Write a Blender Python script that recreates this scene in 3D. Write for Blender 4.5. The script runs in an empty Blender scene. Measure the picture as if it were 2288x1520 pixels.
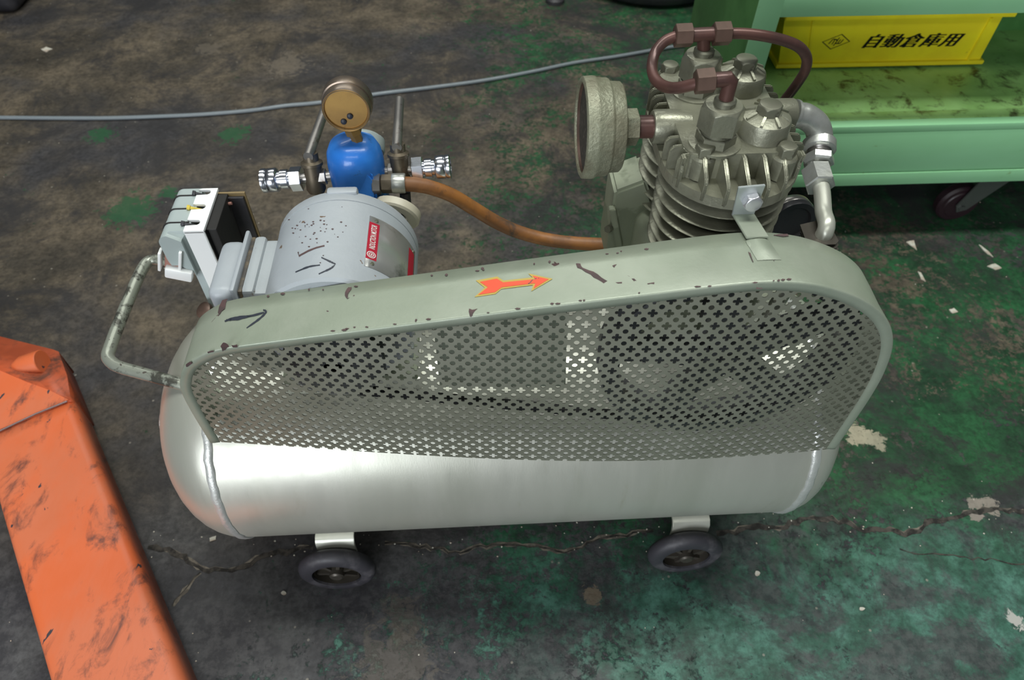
import bpy, bmesh, math, random
from mathutils import Vector, Matrix, noise
random.seed(7)
V = Vector
PI = math.pi
scene = bpy.context.scene
COL = scene.collection

# ------------------------------------------------------------------ camera
IW, IH = 2288, 1520
FPX = 1566.0
TH, RO, YA = math.radians(50.0), math.radians(.69), math.radians(3.64)
CAM = V((-.008, -.511, .95))
_f = V((math.sin(YA)*math.cos(TH), math.cos(YA)*math.cos(TH), -math.sin(TH)))
_r = V((math.cos(YA), -math.sin(YA), 0))
_u = _r.cross(_f)
RR = _r*math.cos(RO) + _u*math.sin(RO)
UU = -_r*math.sin(RO) + _u*math.cos(RO)
cd = bpy.data.cameras.new('camera')
cam = bpy.data.objects.new('camera', cd)
COL.objects.link(cam)
cd.sensor_width = 36.0
cd.lens = FPX/IW*36.0
cd.clip_start = .02
cd.dof.use_dof = True
cd.dof.focus_distance = .64
cd.dof.aperture_fstop = 9.0
m3 = Matrix((RR, UU, -_f)).transposed()
cam.matrix_world = Matrix.Translation(CAM) @ m3.to_4x4()
scene.camera = cam

# ------------------------------------------------------------------ world, lamps, exposure
wd = bpy.data.worlds.new('workshop_ambient')
scene.world = wd
wd.use_nodes = True
wd.node_tree.nodes['Background'].inputs[0].default_value = (.80, .92, 1.0, 1)
wd.node_tree.nodes['Background'].inputs[1].default_value = .06

def area(name, loc, target, sx, sy, power, color):
    l = bpy.data.lights.new(name, 'AREA')
    l.shape = 'RECTANGLE'; l.size = sx; l.size_y = sy
    l.energy = power; l.color = color
    o = bpy.data.objects.new(name, l); COL.objects.link(o)
    o.location = loc
    o.rotation_euler = (V(target)-V(loc)).to_track_quat('-Z', 'Y').to_euler()
    return o
# overhead tube row, two unseen added fill rows, open shutter door behind the photographer
area('ceiling_tube_and_fill', (.3, .30, 3.4), (.3, .30, 0), 3.2, .40, 90, (.97, 1.0, .95))
area('ceiling_tube_and_fill', (-.5, 2.9, 3.4), (-.5, 2.9, 0), 3.2, .45, 45, (.97, 1.0, .95))  # unseen row at the back, added as fill light
area('ceiling_tube_and_fill', (-.5, -2.4, 3.4), (-.5, -2.4, 0), 3.2, .45, 34, (.97, 1.0, .95))  # unseen row toward the camera, added as front fill light
area('shutter_door_daylight', (-1.9, -4.1, 1.3), (-.2, 0, .35), 2.5, 2.1, 140, (.90, .95, 1.0))
vs = scene.view_settings
vs.view_transform = 'Standard'
vs.look = 'None'
vs.gamma = 1.0
vs.use_curve_mapping = False
vs.exposure = 0.0

# ------------------------------------------------------------------ pixel rays (to measure the photograph)
def ray(px, py):
    return RR*((px-IW/2)/FPX) - UU*((py-IH/2)/FPX) + _f
def at(px, py, x=None, y=None, z=None):
    v = ray(px, py)
    if x is not None: t = (x-CAM.x)/v.x
    elif y is not None: t = (y-CAM.y)/v.y
    else: t = (z-CAM.z)/v.z
    return CAM + v*t
def at_plane(px, py, p0, n):
    v = ray(px, py)
    return CAM + v*((V(p0)-CAM).dot(n)/v.dot(n))
def at_ycyl(px, py, cx, cz, R):
    v = ray(px, py)
    a = v.x**2+v.z**2; ox, oz = CAM.x-cx, CAM.z-cz
    b = ox*v.x+oz*v.z; c = ox*ox+oz*oz-R*R
    d = b*b-a*c
    if d < 0: d = 0
    return CAM + v*((-b-math.sqrt(d))/a)
def at_xcyl(px, py, cy, cz, R):
    v = ray(px, py)
    a = v.y**2+v.z**2; oy, oz = CAM.y-cy, CAM.z-cz
    b = oy*v.y+oz*v.z; c = oy*oy+oz*oz-R*R
    d = max(b*b-a*c, 0)
    return CAM + v*((-b-math.sqrt(d))/a)

# ------------------------------------------------------------------ objects
WP = {}
def root(name, loc, label, cat, group=None):
    o = bpy.data.objects.new(name, None); COL.objects.link(o)
    o.empty_display_size = .05
    o.location = loc; WP[o] = V(loc)
    o['label'] = label; o['category'] = cat
    if group: o['group'] = group
    return o
def obj(name, bm, mat, parent=None, label=None, smooth=True, angle=35, cat=None, kind=None, group=None):
    bmesh.ops.recalc_face_normals(bm, faces=bm.faces[:])
    vs_ = [v.co for v in bm.verts]
    lo = V((min(v.x for v in vs_), min(v.y for v in vs_), min(v.z for v in vs_)))
    hi = V((max(v.x for v in vs_), max(v.y for v in vs_), max(v.z for v in vs_)))
    c = (lo+hi)/2
    if parent is None: c.z = lo.z
    for v in bm.verts: v.co -= c
    me = bpy.data.meshes.new(name)
    bm.to_mesh(me); bm.free()
    for p in me.polygons: p.use_smooth = smooth
    if smooth: me.set_sharp_from_angle(angle=math.radians(angle))
    me.materials.append(mat)
    o = bpy.data.objects.new(name, me); COL.objects.link(o)
    o.location = c - (WP[parent] if parent else V((0, 0, 0)))
    WP[o] = c
    if parent: o.parent = parent
    if label: o['label'] = label
    if cat: o['category'] = cat
    if kind: o['kind'] = kind
    if group: o['group'] = group
    return o
def solid(o, t, off=-1):
    m = o.modifiers.new('thickness', 'SOLIDIFY'); m.thickness = t; m.offset = off
    return o
def copy_at(src, d, parent=None):
    c = src.copy(); COL.objects.link(c)
    pr = parent if parent else src.parent
    WP[c] = WP[src]+V(d)
    c.parent = pr
    c.location = WP[c]-(WP[pr] if pr else V((0, 0, 0)))
    for ch in list(src.children):
        k = ch.copy(); COL.objects.link(k); k.parent = c; WP[k] = WP[ch]+V(d)
    return c

# ------------------------------------------------------------------ mesh helpers
def NB(): return bmesh.new()
def basis(d):
    d = V(d).normalized()
    a = V((0, 0, 1)) if abs(d.z) < .9 else V((1, 0, 0))
    u = d.cross(a).normalized(); w = d.cross(u).normalized()
    return u, w, d
def add_box(bm, c, s, bev=0, rot=None, seg=2):
    r = bmesh.ops.create_cube(bm, size=1)
    vs = r['verts']
    for v in vs: v.co = V((v.co.x*s[0], v.co.y*s[1], v.co.z*s[2]))
    if bev:
        es = list({e for v in vs for e in v.link_edges})
        g = bmesh.ops.bevel(bm, geom=es, offset=bev, segments=seg, affect='EDGES', profile=.5)
        vs = list({v for f in g['faces'] for v in f.verts} | {v for v in vs if v.is_valid})
    M = (rot.to_4x4() if rot else Matrix())
    for v in vs: v.co = M @ v.co + V(c)
    return bm
def box(c, s, bev=0, rot=None, seg=2): return add_box(NB(), c, s, bev, rot, seg)
def add_lathe(bm, prof, base, axis, seg=32, cap=True, phase=0, fn=None):
    u, w, d = basis(axis); base = V(base)
    rings = []
    for r, h in prof:
        rr = []
        for k in range(seg):
            a = 2*PI*k/seg+phase
            q = fn(a, r, h) if fn else r
            rr.append(bm.verts.new(base+d*h+(u*math.cos(a)+w*math.sin(a))*max(q, 1e-5)))
        rings.append(rr)
    for i in range(len(rings)-1):
        for k in range(seg):
            bm.faces.new((rings[i][k], rings[i][(k+1) % seg], rings[i+1][(k+1) % seg], rings[i+1][k]))
    if cap:
        if prof[0][0] > 1e-4: bm.faces.new(rings[0][::-1])
        if prof[-1][0] > 1e-4: bm.faces.new(rings[-1])
    return bm
def lathe(prof, base, axis, seg=32, **k): return add_lathe(NB(), prof, base, axis, seg, **k)
def add_hex(bm, base, axis, flat_r, h, ch=.0012, phase=0):
    R = flat_r/math.cos(PI/6)
    return add_lathe(bm, [(R-ch, 0), (R, ch*.6), (R, h-ch*.6), (R-ch, h)], base, axis, 6, phase=phase)
def add_hexc(bm, base, axis, flat_r, h, phase=0):
    # hexagon with a round chamfered top as on machined nuts: built from many sides
    R = flat_r/math.cos(PI/6)
    def hx(a):
        b = (a-phase) % (PI/3)-PI/6
        return flat_r/math.cos(b)
    def lim(a, r, hh): return min(hx(a), r)
    c = R-flat_r
    prof = [(R, 0)]
    for k in range(6):
        t = k/5
        prof.append((R-c*1.35*t, h-c*1.5*(1-t)-.0002))
    prof.append((flat_r*.88, h))
    return add_lathe(bm, prof, base, axis, 72, phase=phase, fn=lim)
def crom(P, n=8, closed=False):
    P = [V(p) for p in P]; out = []
    N = len(P)
    for i in range(N-1):
        p0 = P[i-1] if i > 0 else P[0]*2-P[1]
        p1, p2 = P[i], P[i+1]
        p3 = P[i+2] if i+2 < N else P[-1]*2-P[-2]
        for k in range(n):
            t = k/n
            out.append(.5*((2*p1)+(p2-p0)*t+(2*p0-5*p1+4*p2-p3)*t*t+(3*p1-p0-3*p2+p3)*t**3))
    out.append(P[-1])
    return out
def add_tube(bm, path, r, seg=12, cap=True, rfn=None):
    P = [V(p) for p in path]
    t = (P[1]-P[0]).normalized()
    u, w, _ = basis(t)
    rings = []
    for i, p in enumerate(P):
        if i == 0: tn = (P[1]-P[0])
        elif i == len(P)-1: tn = (P[-1]-P[-2])
        else: tn = (P[i+1]-P[i-1])
        tn = tn.normalized()
        q = t.rotation_difference(tn)
        u = q @ u; w = q @ w; t = tn
        rad = rfn(i/(len(P)-1)) if rfn else r
        rings.append([bm.verts.new(p+(u*math.cos(2*PI*k/seg)+w*math.sin(2*PI*k/seg))*rad) for k in range(seg)])
    for i in range(len(rings)-1):
        for k in range(seg):
            bm.faces.new((rings[i][k], rings[i][(k+1) % seg], rings[i+1][(k+1) % seg], rings[i+1][k]))
    if cap:
        bm.faces.new(rings[0][::-1]); bm.faces.new(rings[-1])
    return bm
def tube(path, r, seg=12, **k): return add_tube(NB(), path, r, seg, **k)
def add_prism(bm, poly, d):
    a = [bm.verts.new(V(p)) for p in poly]
    b = [bm.verts.new(V(p)+V(d)) for p in poly]
    n = len(poly)
    bm.faces.new(a[::-1]); bm.faces.new(b)
    for k in range(n): bm.faces.new((a[k], a[(k+1) % n], b[(k+1) % n], b[k]))
    return bm
def prism(poly, d, bev=0):
    bm = add_prism(NB(), poly, d)
    if bev: bmesh.ops.bevel(bm, geom=bm.edges[:], offset=bev, segments=2, affect='EDGES')
    return bm
def ribbon(pts, w, hit, off=.0003, taper=True):
    """flat stroke drawn on a surface: pts in photograph pixels, hit() finds the surface point"""
    bm = NB(); pr = None
    n = len(pts)
    for i, (x, y) in enumerate(pts):
        a = pts[max(i-1, 0)]; b = pts[min(i+1, n-1)]
        dx, dy = b[0]-a[0], b[1]-a[1]; L = math.hypot(dx, dy) or 1
        ww = w*(.55+.45*math.sin(PI*(i+.5)/n)) if taper else w
        ww *= random.uniform(.7, 1.2)
        q = []
        for s in (-1, 1):
            p = hit(x-dy/L*ww/2*s, y+dx/L*ww/2*s)
            q.append(bm.verts.new(p+(CAM-p).normalized()*off))
        if pr: bm.faces.new((pr[0], pr[1], q[1], q[0]))
        pr = q
    return bm
def patch(poly, hit, off=.0003):
    bm = NB()
    vs = []
    for x, y in poly:
        p = hit(x, y); vs.append(bm.verts.new(p+(CAM-p).normalized()*off))
    bm.faces.new(vs)
    return bm
def ragged(poly, amp=.35, n=3):
    out = []
    N = len(poly)
    for i in range(N):
        a, b = poly[i], poly[(i+1) % N]
        L = math.hypot(b[0]-a[0], b[1]-a[1])
        for k in range(n):
            t = k/n
            out.append((a[0]+(b[0]-a[0])*t+random.uniform(-1, 1)*amp*L/n, a[1]+(b[1]-a[1])*t+random.uniform(-1, 1)*amp*L/n))
    return out

# ------------------------------------------------------------------ materials
MATS = {}
def mat(name, col, rough=.5, metal=0.0, col2=None, nscale=6, ncon=(.4, .6), chip=None, chip_t=.66, chip_s=60,
        dirt=None, dirt_t=(.55, .7), dirt_s=9, bump=0.0, bump_s=200, spec=.5, coat=0.0, rvar=.1, stretch=None):
    m = bpy.data.materials.new(name); MATS[name] = m
    m.use_nodes = True
    nt = m.node_tree; N = nt.nodes; L = nt.links
    b = N['Principled BSDF']
    tc = N.new('ShaderNodeTexCoord')
    src = tc.outputs['Object']
    if stretch:
        mp = N.new('ShaderNodeMapping'); mp.inputs['Scale'].default_value = stretch
        L.new(src, mp.inputs['Vector']); src = mp.outputs['Vector']
    def nz(scale, detail=5, rough_=.6, dist=0):
        n = N.new('ShaderNodeTexNoise'); n.inputs['Scale'].default_value = scale
        n.inputs['Detail'].default_value = detail; n.inputs['Roughness'].default_value = rough_
        n.inputs['Distortion'].default_value = dist
        L.new(src, n.inputs['Vector']); return n.outputs['Fac']
    def ramp(v, lo, hi):
        r = N.new('ShaderNodeMapRange'); r.interpolation_type = 'SMOOTHSTEP'
        r.inputs['From Min'].default_value = lo; r.inputs['From Max'].default_value = hi
        L.new(v, r.inputs['Value']); return r.outputs['Result']
    def mix(f, a, c):
        x = N.new('ShaderNodeMix'); x.data_type = 'RGBA'
        L.new(f, x.inputs['Factor'])
        for s, k in ((a, 6), (c, 7)):
            if isinstance(s, tuple): x.inputs[k].default_value = (*s, 1)
            else: L.new(s, x.inputs[k])
        return x.outputs[2]
    c = col
    if col2: c = mix(ramp(nz(nscale), *ncon), col, col2)
    if dirt: c = mix(ramp(nz(dirt_s, 8, .7, .4), *dirt_t), c, dirt)
    met = None
    if chip:
        f = ramp(nz(chip_s, 3, .5, .5), chip_t, chip_t+.02)
        c = mix(f, c, chip)
        if metal:
            r = N.new('ShaderNodeMapRange'); r.inputs['To Min'].default_value = metal; r.inputs['To Max'].default_value = 0
            L.new(f, r.inputs['Value']); met = r.outputs['Result']
    if isinstance(c, tuple): b.inputs['Base Color'].default_value = (*c, 1)
    else: L.new(c, b.inputs['Base Color'])
    if met is not None: L.new(met, b.inputs['Metallic'])
    else: b.inputs['Metallic'].default_value = metal
    r = N.new('ShaderNodeMapRange')
    L.new(nz(18, 4), r.inputs['Value'])
    r.inputs['From Min'].default_value = .3; r.inputs['From Max'].default_value = .7
    r.inputs['To Min'].default_value = max(rough-rvar, .03); r.inputs['To Max'].default_value = min(rough+rvar, 1)
    L.new(r.outputs['Result'], b.inputs['Roughness'])
    b.inputs['Specular IOR Level'].default_value = spec
    b.inputs['Coat Weight'].default_value = coat
    if bump:
        bp = N.new('ShaderNodeBump'); bp.inputs['Strength'].default_value = bump; bp.inputs['Distance'].default_value = .001
        L.new(nz(bump_s, 3), bp.inputs['Height']); L.new(bp.outputs['Normal'], b.inputs['Normal'])
    return m
PRIMER = (.085, .05, .05)
m_guard = mat('sage_paint', (.295, .335, .26), .42, .25, col2=(.34, .375, .30), nscale=7, chip=PRIMER, chip_t=.735, chip_s=75, bump=.15, bump_s=260)
m_mesh = mat('sage_paint_perforated', (.25, .255, .20), .46, .3, col2=(.20, .205, .155), nscale=5, bump=.1)
m_tank = mat('tank_silver_sage', (.52, .525, .45), .36, .5, col2=(.57, .57, .50), nscale=4, dirt=(.42, .41, .30), dirt_t=(.60, .85), dirt_s=7, bump=.05, bump_s=300, rvar=.05, stretch=(3, .6, .6))
m_weld = mat('weld_bead', (.62, .63, .60), .34, .5, bump=.6, bump_s=160)
m_pump = mat('pump_olive_silver', (.31, .31, .235), .36, .5, col2=(.22, .22, .165), nscale=16, dirt=(.12, .11, .07), dirt_t=(.60, .78), dirt_s=26, bump=.35, bump_s=240)
m_fin = mat('cylinder_fin_paint', (.33, .33, .26), .42, .45, col2=(.24, .24, .18), nscale=14, dirt=(.07, .06, .04), dirt_t=(.56, .72), dirt_s=22)
m_cast = mat('cast_sage_rough', (.27, .275, .195), .5, .3, col2=(.20, .19, .13), nscale=25, dirt=(.14, .1, .06), dirt_t=(.62, .75), dirt_s=30, bump=1.0, bump_s=300)
m_crank = mat('crankcase_olive', (.33, .36, .26), .5, .1, col2=(.23, .26, .18), nscale=10, ncon=(.5, .54), bump=.2)
m_bolt = mat('dark_olive_bolt', (.20, .20, .15), .38, .55, dirt=(.08, .07, .05), dirt_s=60)
m_zinc = mat('zinc_plate', (.50, .54, .54), .33, .7, dirt=(.2, .2, .17), dirt_t=(.6, .8), dirt_s=40, bump=.1)
m_zincbolt = mat('bright_zinc_bolt', (.62, .62, .66), .3, .75)
m_galv = mat('galvanised_pipe', (.56, .57, .54), .34, .7, col2=(.45, .46, .42), nscale=30, dirt=(.16, .12, .08), dirt_t=(.62, .70), dirt_s=45, bump=.2)
m_copper = mat('oxidised_copper', (.085, .047, .042), .36, .4, col2=(.13, .062, .052), nscale=20)
m_coppernut = mat('dark_bronze_nut', (.10, .065, .05), .42, .45, col2=(.14, .085, .065), nscale=30)
m_motor = mat('motor_grey', (.36, .39, .42), .42, 0, col2=(.39, .42, .45), nscale=8, chip=(.16, .11, .075), chip_t=.705, chip_s=70, bump=.2, bump_s=280)
m_motordirt = mat('motor_grey_dirty', (.37, .40, .42), .45, 0, dirt=(.22, .16, .09), dirt_t=(.58, .66), dirt_s=30, chip=(.10, .07, .05), chip_t=.68, chip_s=80, bump=.3)
m_seal = mat('dark_gasket', (.05, .045, .04), .6, col2=(.16, .12, .07), nscale=30)
m_plate = mat('nameplate_aluminium', (.58, .58, .56), .34, .7, dirt=(.2, .22, .17), dirt_t=(.5, .7), dirt_s=16)
m_platered = mat('nameplate_red', (.42, .012, .035), .42, 0, rvar=.05)
m_white = mat('white_print', (.78, .77, .74), .5)
m_blue = mat('regulator_blue', (.022, .16, .56), .34, .0, col2=(.035, .21, .66), nscale=14, dirt=(.03, .06, .12), dirt_t=(.60, .72), dirt_s=55, bump=.25, bump_s=160, coat=.2)
m_brass = mat('gauge_brass', (.50, .30, .10), .36, .75, col2=(.42, .25, .09), nscale=20, dirt=(.14, .07, .03), dirt_t=(.6, .75), dirt_s=40)
m_rim = mat('gauge_rim_steel', (.22, .18, .15), .33, .75, col2=(.30, .22, .15), nscale=15)
m_chrome = mat('chrome', (.78, .80, .86), .20, 1.0, rvar=.04)
m_steel = mat('lever_steel', (.36, .34, .32), .32, .85, dirt=(.14, .1, .07), dirt_s=40)
m_dbrass = mat('dark_brass_valve', (.17, .14, .10), .4, .7, dirt=(.06, .05, .04), dirt_s=60)
m_hose = mat('orange_brown_rubber', (.33, .135, .035), .5, 0, col2=(.20, .085, .03), nscale=18, dirt=(.07, .045, .03), dirt_t=(.55, .7), dirt_s=30, bump=.2)
m_black = mat('black_rubber', (.022, .022, .028), .45, 0, col2=(.04, .038, .042), nscale=14, bump=.2)
m_wheel = mat('wheel_rubber_dusty', (.042, .040, .048), .5, 0, col2=(.15, .14, .15), nscale=16, ncon=(.5, .7), bump=.15)
m_hub = mat('dark_wheel_hub', (.085, .075, .062), .4, .5)
m_hole = mat('dark_interior', (.012, .011, .01), .7)
m_iron = mat('flywheel_grey_iron', (.085, .09, .095), .45, .5, col2=(.13, .135, .14), nscale=10)
m_belt = mat('black_belt', (.016, .016, .018), .55)
m_swgrey = mat('switch_grey_plastic', (.40, .46, .46), .42, col2=(.36, .42, .41), nscale=8)
m_swwhite = mat('switch_white_plate', (.86, .87, .86), .38)
m_yellowtag = mat('yellow_tab', (.68, .52, .06), .5)
m_pink = mat('pinkish_copper', (.40, .2, .16), .5, .2)
m_tan = mat('tan_board_edge', (.24, .17, .075), .55)
m_ivory = mat('ivory_plastic', (.55, .51, .40), .45)
m_arrow = mat('arrow_red', (.80, .085, .03), .42, 0, chip=PRIMER, chip_t=.70, chip_s=110)
m_arrowedge = mat('arrow_yellow_edge', (.50, .36, .07), .45)
m_primer = mat('maroon_primer', (.10, .055, .055), .65, col2=(.07, .045, .045), nscale=60)
m_marker = mat('black_marker', (.025, .03, .045), .5)
m_handle = mat('worn_handle_paint', (.36, .38, .32), .36, .5, dirt=(.09, .09, .075), dirt_t=(.50, .60), dirt_s=40, chip=(.08, .07, .06), chip_t=.66, chip_s=140)
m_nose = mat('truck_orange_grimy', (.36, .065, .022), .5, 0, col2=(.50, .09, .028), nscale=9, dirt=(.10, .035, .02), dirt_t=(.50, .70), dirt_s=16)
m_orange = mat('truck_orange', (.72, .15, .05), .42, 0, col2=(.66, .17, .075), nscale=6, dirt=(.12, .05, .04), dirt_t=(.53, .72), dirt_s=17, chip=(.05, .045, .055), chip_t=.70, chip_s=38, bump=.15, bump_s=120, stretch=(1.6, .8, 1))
m_weldgrey = mat('bare_metal_edge', (.22, .17, .17), .4, .6)
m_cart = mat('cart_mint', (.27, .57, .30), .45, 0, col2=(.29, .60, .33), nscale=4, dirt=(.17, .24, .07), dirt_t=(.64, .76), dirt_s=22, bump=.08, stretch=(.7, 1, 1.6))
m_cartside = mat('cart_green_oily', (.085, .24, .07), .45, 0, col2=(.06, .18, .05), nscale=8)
m_cartshelf = mat('cart_shelf_oily', (.32, .56, .20), .4, 0, col2=(.22, .42, .12), nscale=7, ncon=(.35, .65), dirt=(.05, .06, .018), dirt_t=(.50, .68), dirt_s=24)
m_crate = mat('crate_yellow', (.93, .78, .02), .42, 0, col2=(.86, .69, .018), nscale=10, dirt=(.30, .22, .03), dirt_t=(.66, .82), dirt_s=26, bump=.1)
m_ink = mat('black_ink', (.012, .014, .012), .5)
m_cable = mat('grey_cable', (.20, .23, .25), .45, 0)
m_caster = mat('caster_maroon_rubber', (.022, .010, .014), .45)
m_forkmetal = mat('caster_steel', (.15, .16, .15), .4, .7)
m_chip = mat('pale_chip', (.62, .60, .52), .6, col2=(.5, .42, .34), nscale=60)
m_crack = mat('crack_grime', (.014, .012, .010), .8, col2=(.07, .06, .05), nscale=70)
m_crackedge = mat('chipped_concrete', (.22, .19, .15), .8, col2=(.10, .085, .07), nscale=60)

def floor_material():
    m = bpy.data.materials.new('worn_green_floor_paint'); m.use_nodes = True
    nt = m.node_tree; N = nt.nodes; L = nt.links
    b = N['Principled BSDF']
    geo = N.new('ShaderNodeNewGeometry'); P = geo.outputs['Position']
    def nz(scale, detail=6, rough=.6, dist=0, vec=None, off=None):
        v = vec or P
        if off:
            a = N.new('ShaderNodeVectorMath'); a.operation = 'ADD'; a.inputs[1].default_value = off
            L.new(v, a.inputs[0]); v = a.outputs[0]
        n = N.new('ShaderNodeTexNoise'); n.inputs['Scale'].default_value = scale
        n.inputs['Detail'].default_value = detail; n.inputs['Roughness'].default_value = rough
        n.inputs['Distortion'].default_value = dist
        L.new(v, n.inputs['Vector']); return n.outputs['Fac']
    def mth(op, a, c=None):
        x = N.new('ShaderNodeMath'); x.operation = op
        for i, s in enumerate((a, c)):
            if s is None: continue
            if isinstance(s, (int, float)): x.inputs[i].default_value = s
            else: L.new(s, x.inputs[i])
        return x.outputs[0]
    def ramp(v, lo, hi, a=0, c=1):
        r = N.new('ShaderNodeMapRange'); r.interpolation_type = 'SMOOTHSTEP'
        r.inputs['From Min'].default_value = lo; r.inputs['From Max'].default_value = hi
        r.inputs['To Min'].default_value = a; r.inputs['To Max'].default_value = c
        L.new(v, r.inputs['Value']); return r.outputs['Result']
    def mix(f, a, c):
        x = N.new('ShaderNodeMix'); x.data_type = 'RGBA'
        if isinstance(f, float): x.inputs['Factor'].default_value = f
        else: L.new(f, x.inputs['Factor'])
        for s, k in ((a, 6), (c, 7)):
            if isinstance(s, tuple): x.inputs[k].default_value = (*s, 1)
            else: L.new(s, x.inputs[k])
        return x.outputs[2]
    sep = N.new('ShaderNodeSeparateXYZ'); L.new(P, sep.inputs[0])
    X, Y = sep.outputs['X'], sep.outputs['Y']
    big = nz(2.2, 4, .55)
    mid = nz(7, 7, .68, .4)
    fine = nz(30, 9, .78, .5, off=(3, 1, 0))
    # where the green paint has survived: more to the right and by the front of the machine
    gx = ramp(X, -.38, .45, -.17, .09)
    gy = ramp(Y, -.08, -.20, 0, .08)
    gl = ramp(X, -.45, -.30, -.08, 0)
    def ctr(v, k): return mth('MULTIPLY', mth('SUBTRACT', v, .5), k)
    grain = nz(95, 8, .75, .3, off=(2, 2, 0))
    cov = mth('ADD', mth('ADD', ctr(big, .50), ctr(mid, .65)), mth('ADD', ctr(fine, .80), ctr(grain, .95)))
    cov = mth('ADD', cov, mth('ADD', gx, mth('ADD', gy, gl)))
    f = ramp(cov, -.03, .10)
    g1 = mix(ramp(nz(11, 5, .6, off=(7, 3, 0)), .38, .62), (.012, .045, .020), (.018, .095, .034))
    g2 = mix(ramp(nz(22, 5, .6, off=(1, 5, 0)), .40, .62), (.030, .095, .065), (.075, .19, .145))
    green = mix(ramp(Y, -.02, -.20), g1, g2)  # paler teal toward the front: worn paint plus reflected light put into the colour
    bare = mix(ramp(nz(5, 7, .65, off=(2, 9, 0)), .35, .65), (.050, .042, .032), (.145, .115, .080))
    bare = mix(ramp(nz(2.6, 4, .6, off=(9, 2, 0)), .45, .65), bare, (.046, .044, .047))
    bare = mix(ramp(Y, .15, -.15), bare, mix(ramp(nz(6, 6, .6, off=(4, 4, 0)), .4, .62), (.032, .031, .036), (.085, .085, .088)))
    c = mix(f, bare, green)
    # fine mottling of the worn coat
    dk = N.new('ShaderNodeMix'); dk.data_type = 'RGBA'; dk.blend_type = 'MULTIPLY'; dk.inputs['Factor'].default_value = 1
    L.new(c, dk.inputs[6])
    gm = ramp(mth('ADD', mth('MULTIPLY', nz(120, 6, .7, off=(4, 7, 0)), .5), mth('MULTIPLY', nz(48, 6, .7, .6, off=(8, 7, 0)), .5)), .36, .62, .58, 1.3)
    cb = N.new('ShaderNodeCombineXYZ')
    for k in range(3): L.new(gm, cb.inputs[k])
    L.new(cb.outputs[0], dk.inputs[7]); c = dk.outputs[2]
    # oily soot over everything
    c = mix(ramp(nz(4.2, 12, .80, .6, off=(5, 8, 0)), .47, .62, 0, .88), c, (.030, .028, .029))
    c = mix(mth('MULTIPLY', ramp(nz(4.6, 10, .74, .5, off=(1, 13, 0)), .47, .56), ramp(Y, .02, -.12, 0, .8)), c, mix(ramp(nz(60, 5, .7), .4, .6), (.032, .031, .036), (.075, .072, .076)))
    # bare concrete where a flake of the coat is gone
    def gone(cx, cy, r, s=1.0, col=(.33, .29, .215)):
        nonlocal c
        d = N.new('ShaderNodeVectorMath'); d.operation = 'SUBTRACT'; d.inputs[1].default_value = (cx, cy, 0); L.new(P, d.inputs[0])
        l = N.new('ShaderNodeVectorMath'); l.operation = 'LENGTH'; L.new(d.outputs[0], l.inputs[0])
        w = mth('ADD', l.outputs['Value'], mth('MULTIPLY', mth('SUBTRACT', nz(45, 5, .75, 1.0), .5), r*4.5))
        c = mix(ramp(w, r, r*.8, 0, s), c, col)
    for (px, py, r, s, col) in ((1915, 968, .021, 1, (.40, .36, .26)), (1958, 985, .014, .9, (.36, .33, .24)), (2180, 1128, .013, .9, (.30, .26, .22)), (2215, 1130, .014, .9, (.30, .26, .22)), (2180, 1152, .010, .8, (.33, .27, .24)),
                                (640, 145, .055, .45, (.20, .165, .125)), (470, 108, .035, .4, (.20, .165, .125)), (1325, 1330, .012, .7, (.21, .16, .11)),
                                (880, 1490, .05, .5, (.13, .11, .09)), (900, 1380, .03, .45, (.13, .11, .09)), (2275, 1390, .012, .9, (.5, .48, .45))):
        p = at(px, py, z=0); gone(p.x, p.y, r, s, col)
    # fresh-looking green splashes left of the machine
    for (px, py, r) in ((290, 470, .050), (378, 430, .02), (520, 300, .035), (225, 300, .03)):
        p = at(px, py, z=0); gone(p.x, p.y, r, .75, (.016, .095, .036))
    # pale specks
    vo = N.new('ShaderNodeTexVoronoi'); vo.inputs['Scale'].default_value = 38; L.new(P, vo.inputs['Vector'])
    sp = mth('MULTIPLY', ramp(vo.outputs['Distance'], .085, .05), ramp(nz(9, 3, .5, off=(6, 6, 0)), .50, .56))
    c = mix(mth('MULTIPLY', sp, .6), c, (.34, .31, .26))
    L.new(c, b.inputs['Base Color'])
    L.new(ramp(nz(9, 5, .6, off=(8, 1, 0)), .3, .7, .42, .66), b.inputs['Roughness'])
    b.inputs['Specular IOR Level'].default_value = .35
    bp = N.new('ShaderNodeBump'); bp.inputs['Strength'].default_value = .5; bp.inputs['Distance'].default_value = .0015
    h = mth('ADD', mth('MULTIPLY', f, .5), mth('MULTIPLY', fine, .8)); L.new(h, bp.inputs['Height'])
    L.new(bp.outputs['Normal'], b.inputs['Normal'])
    return m

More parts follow.
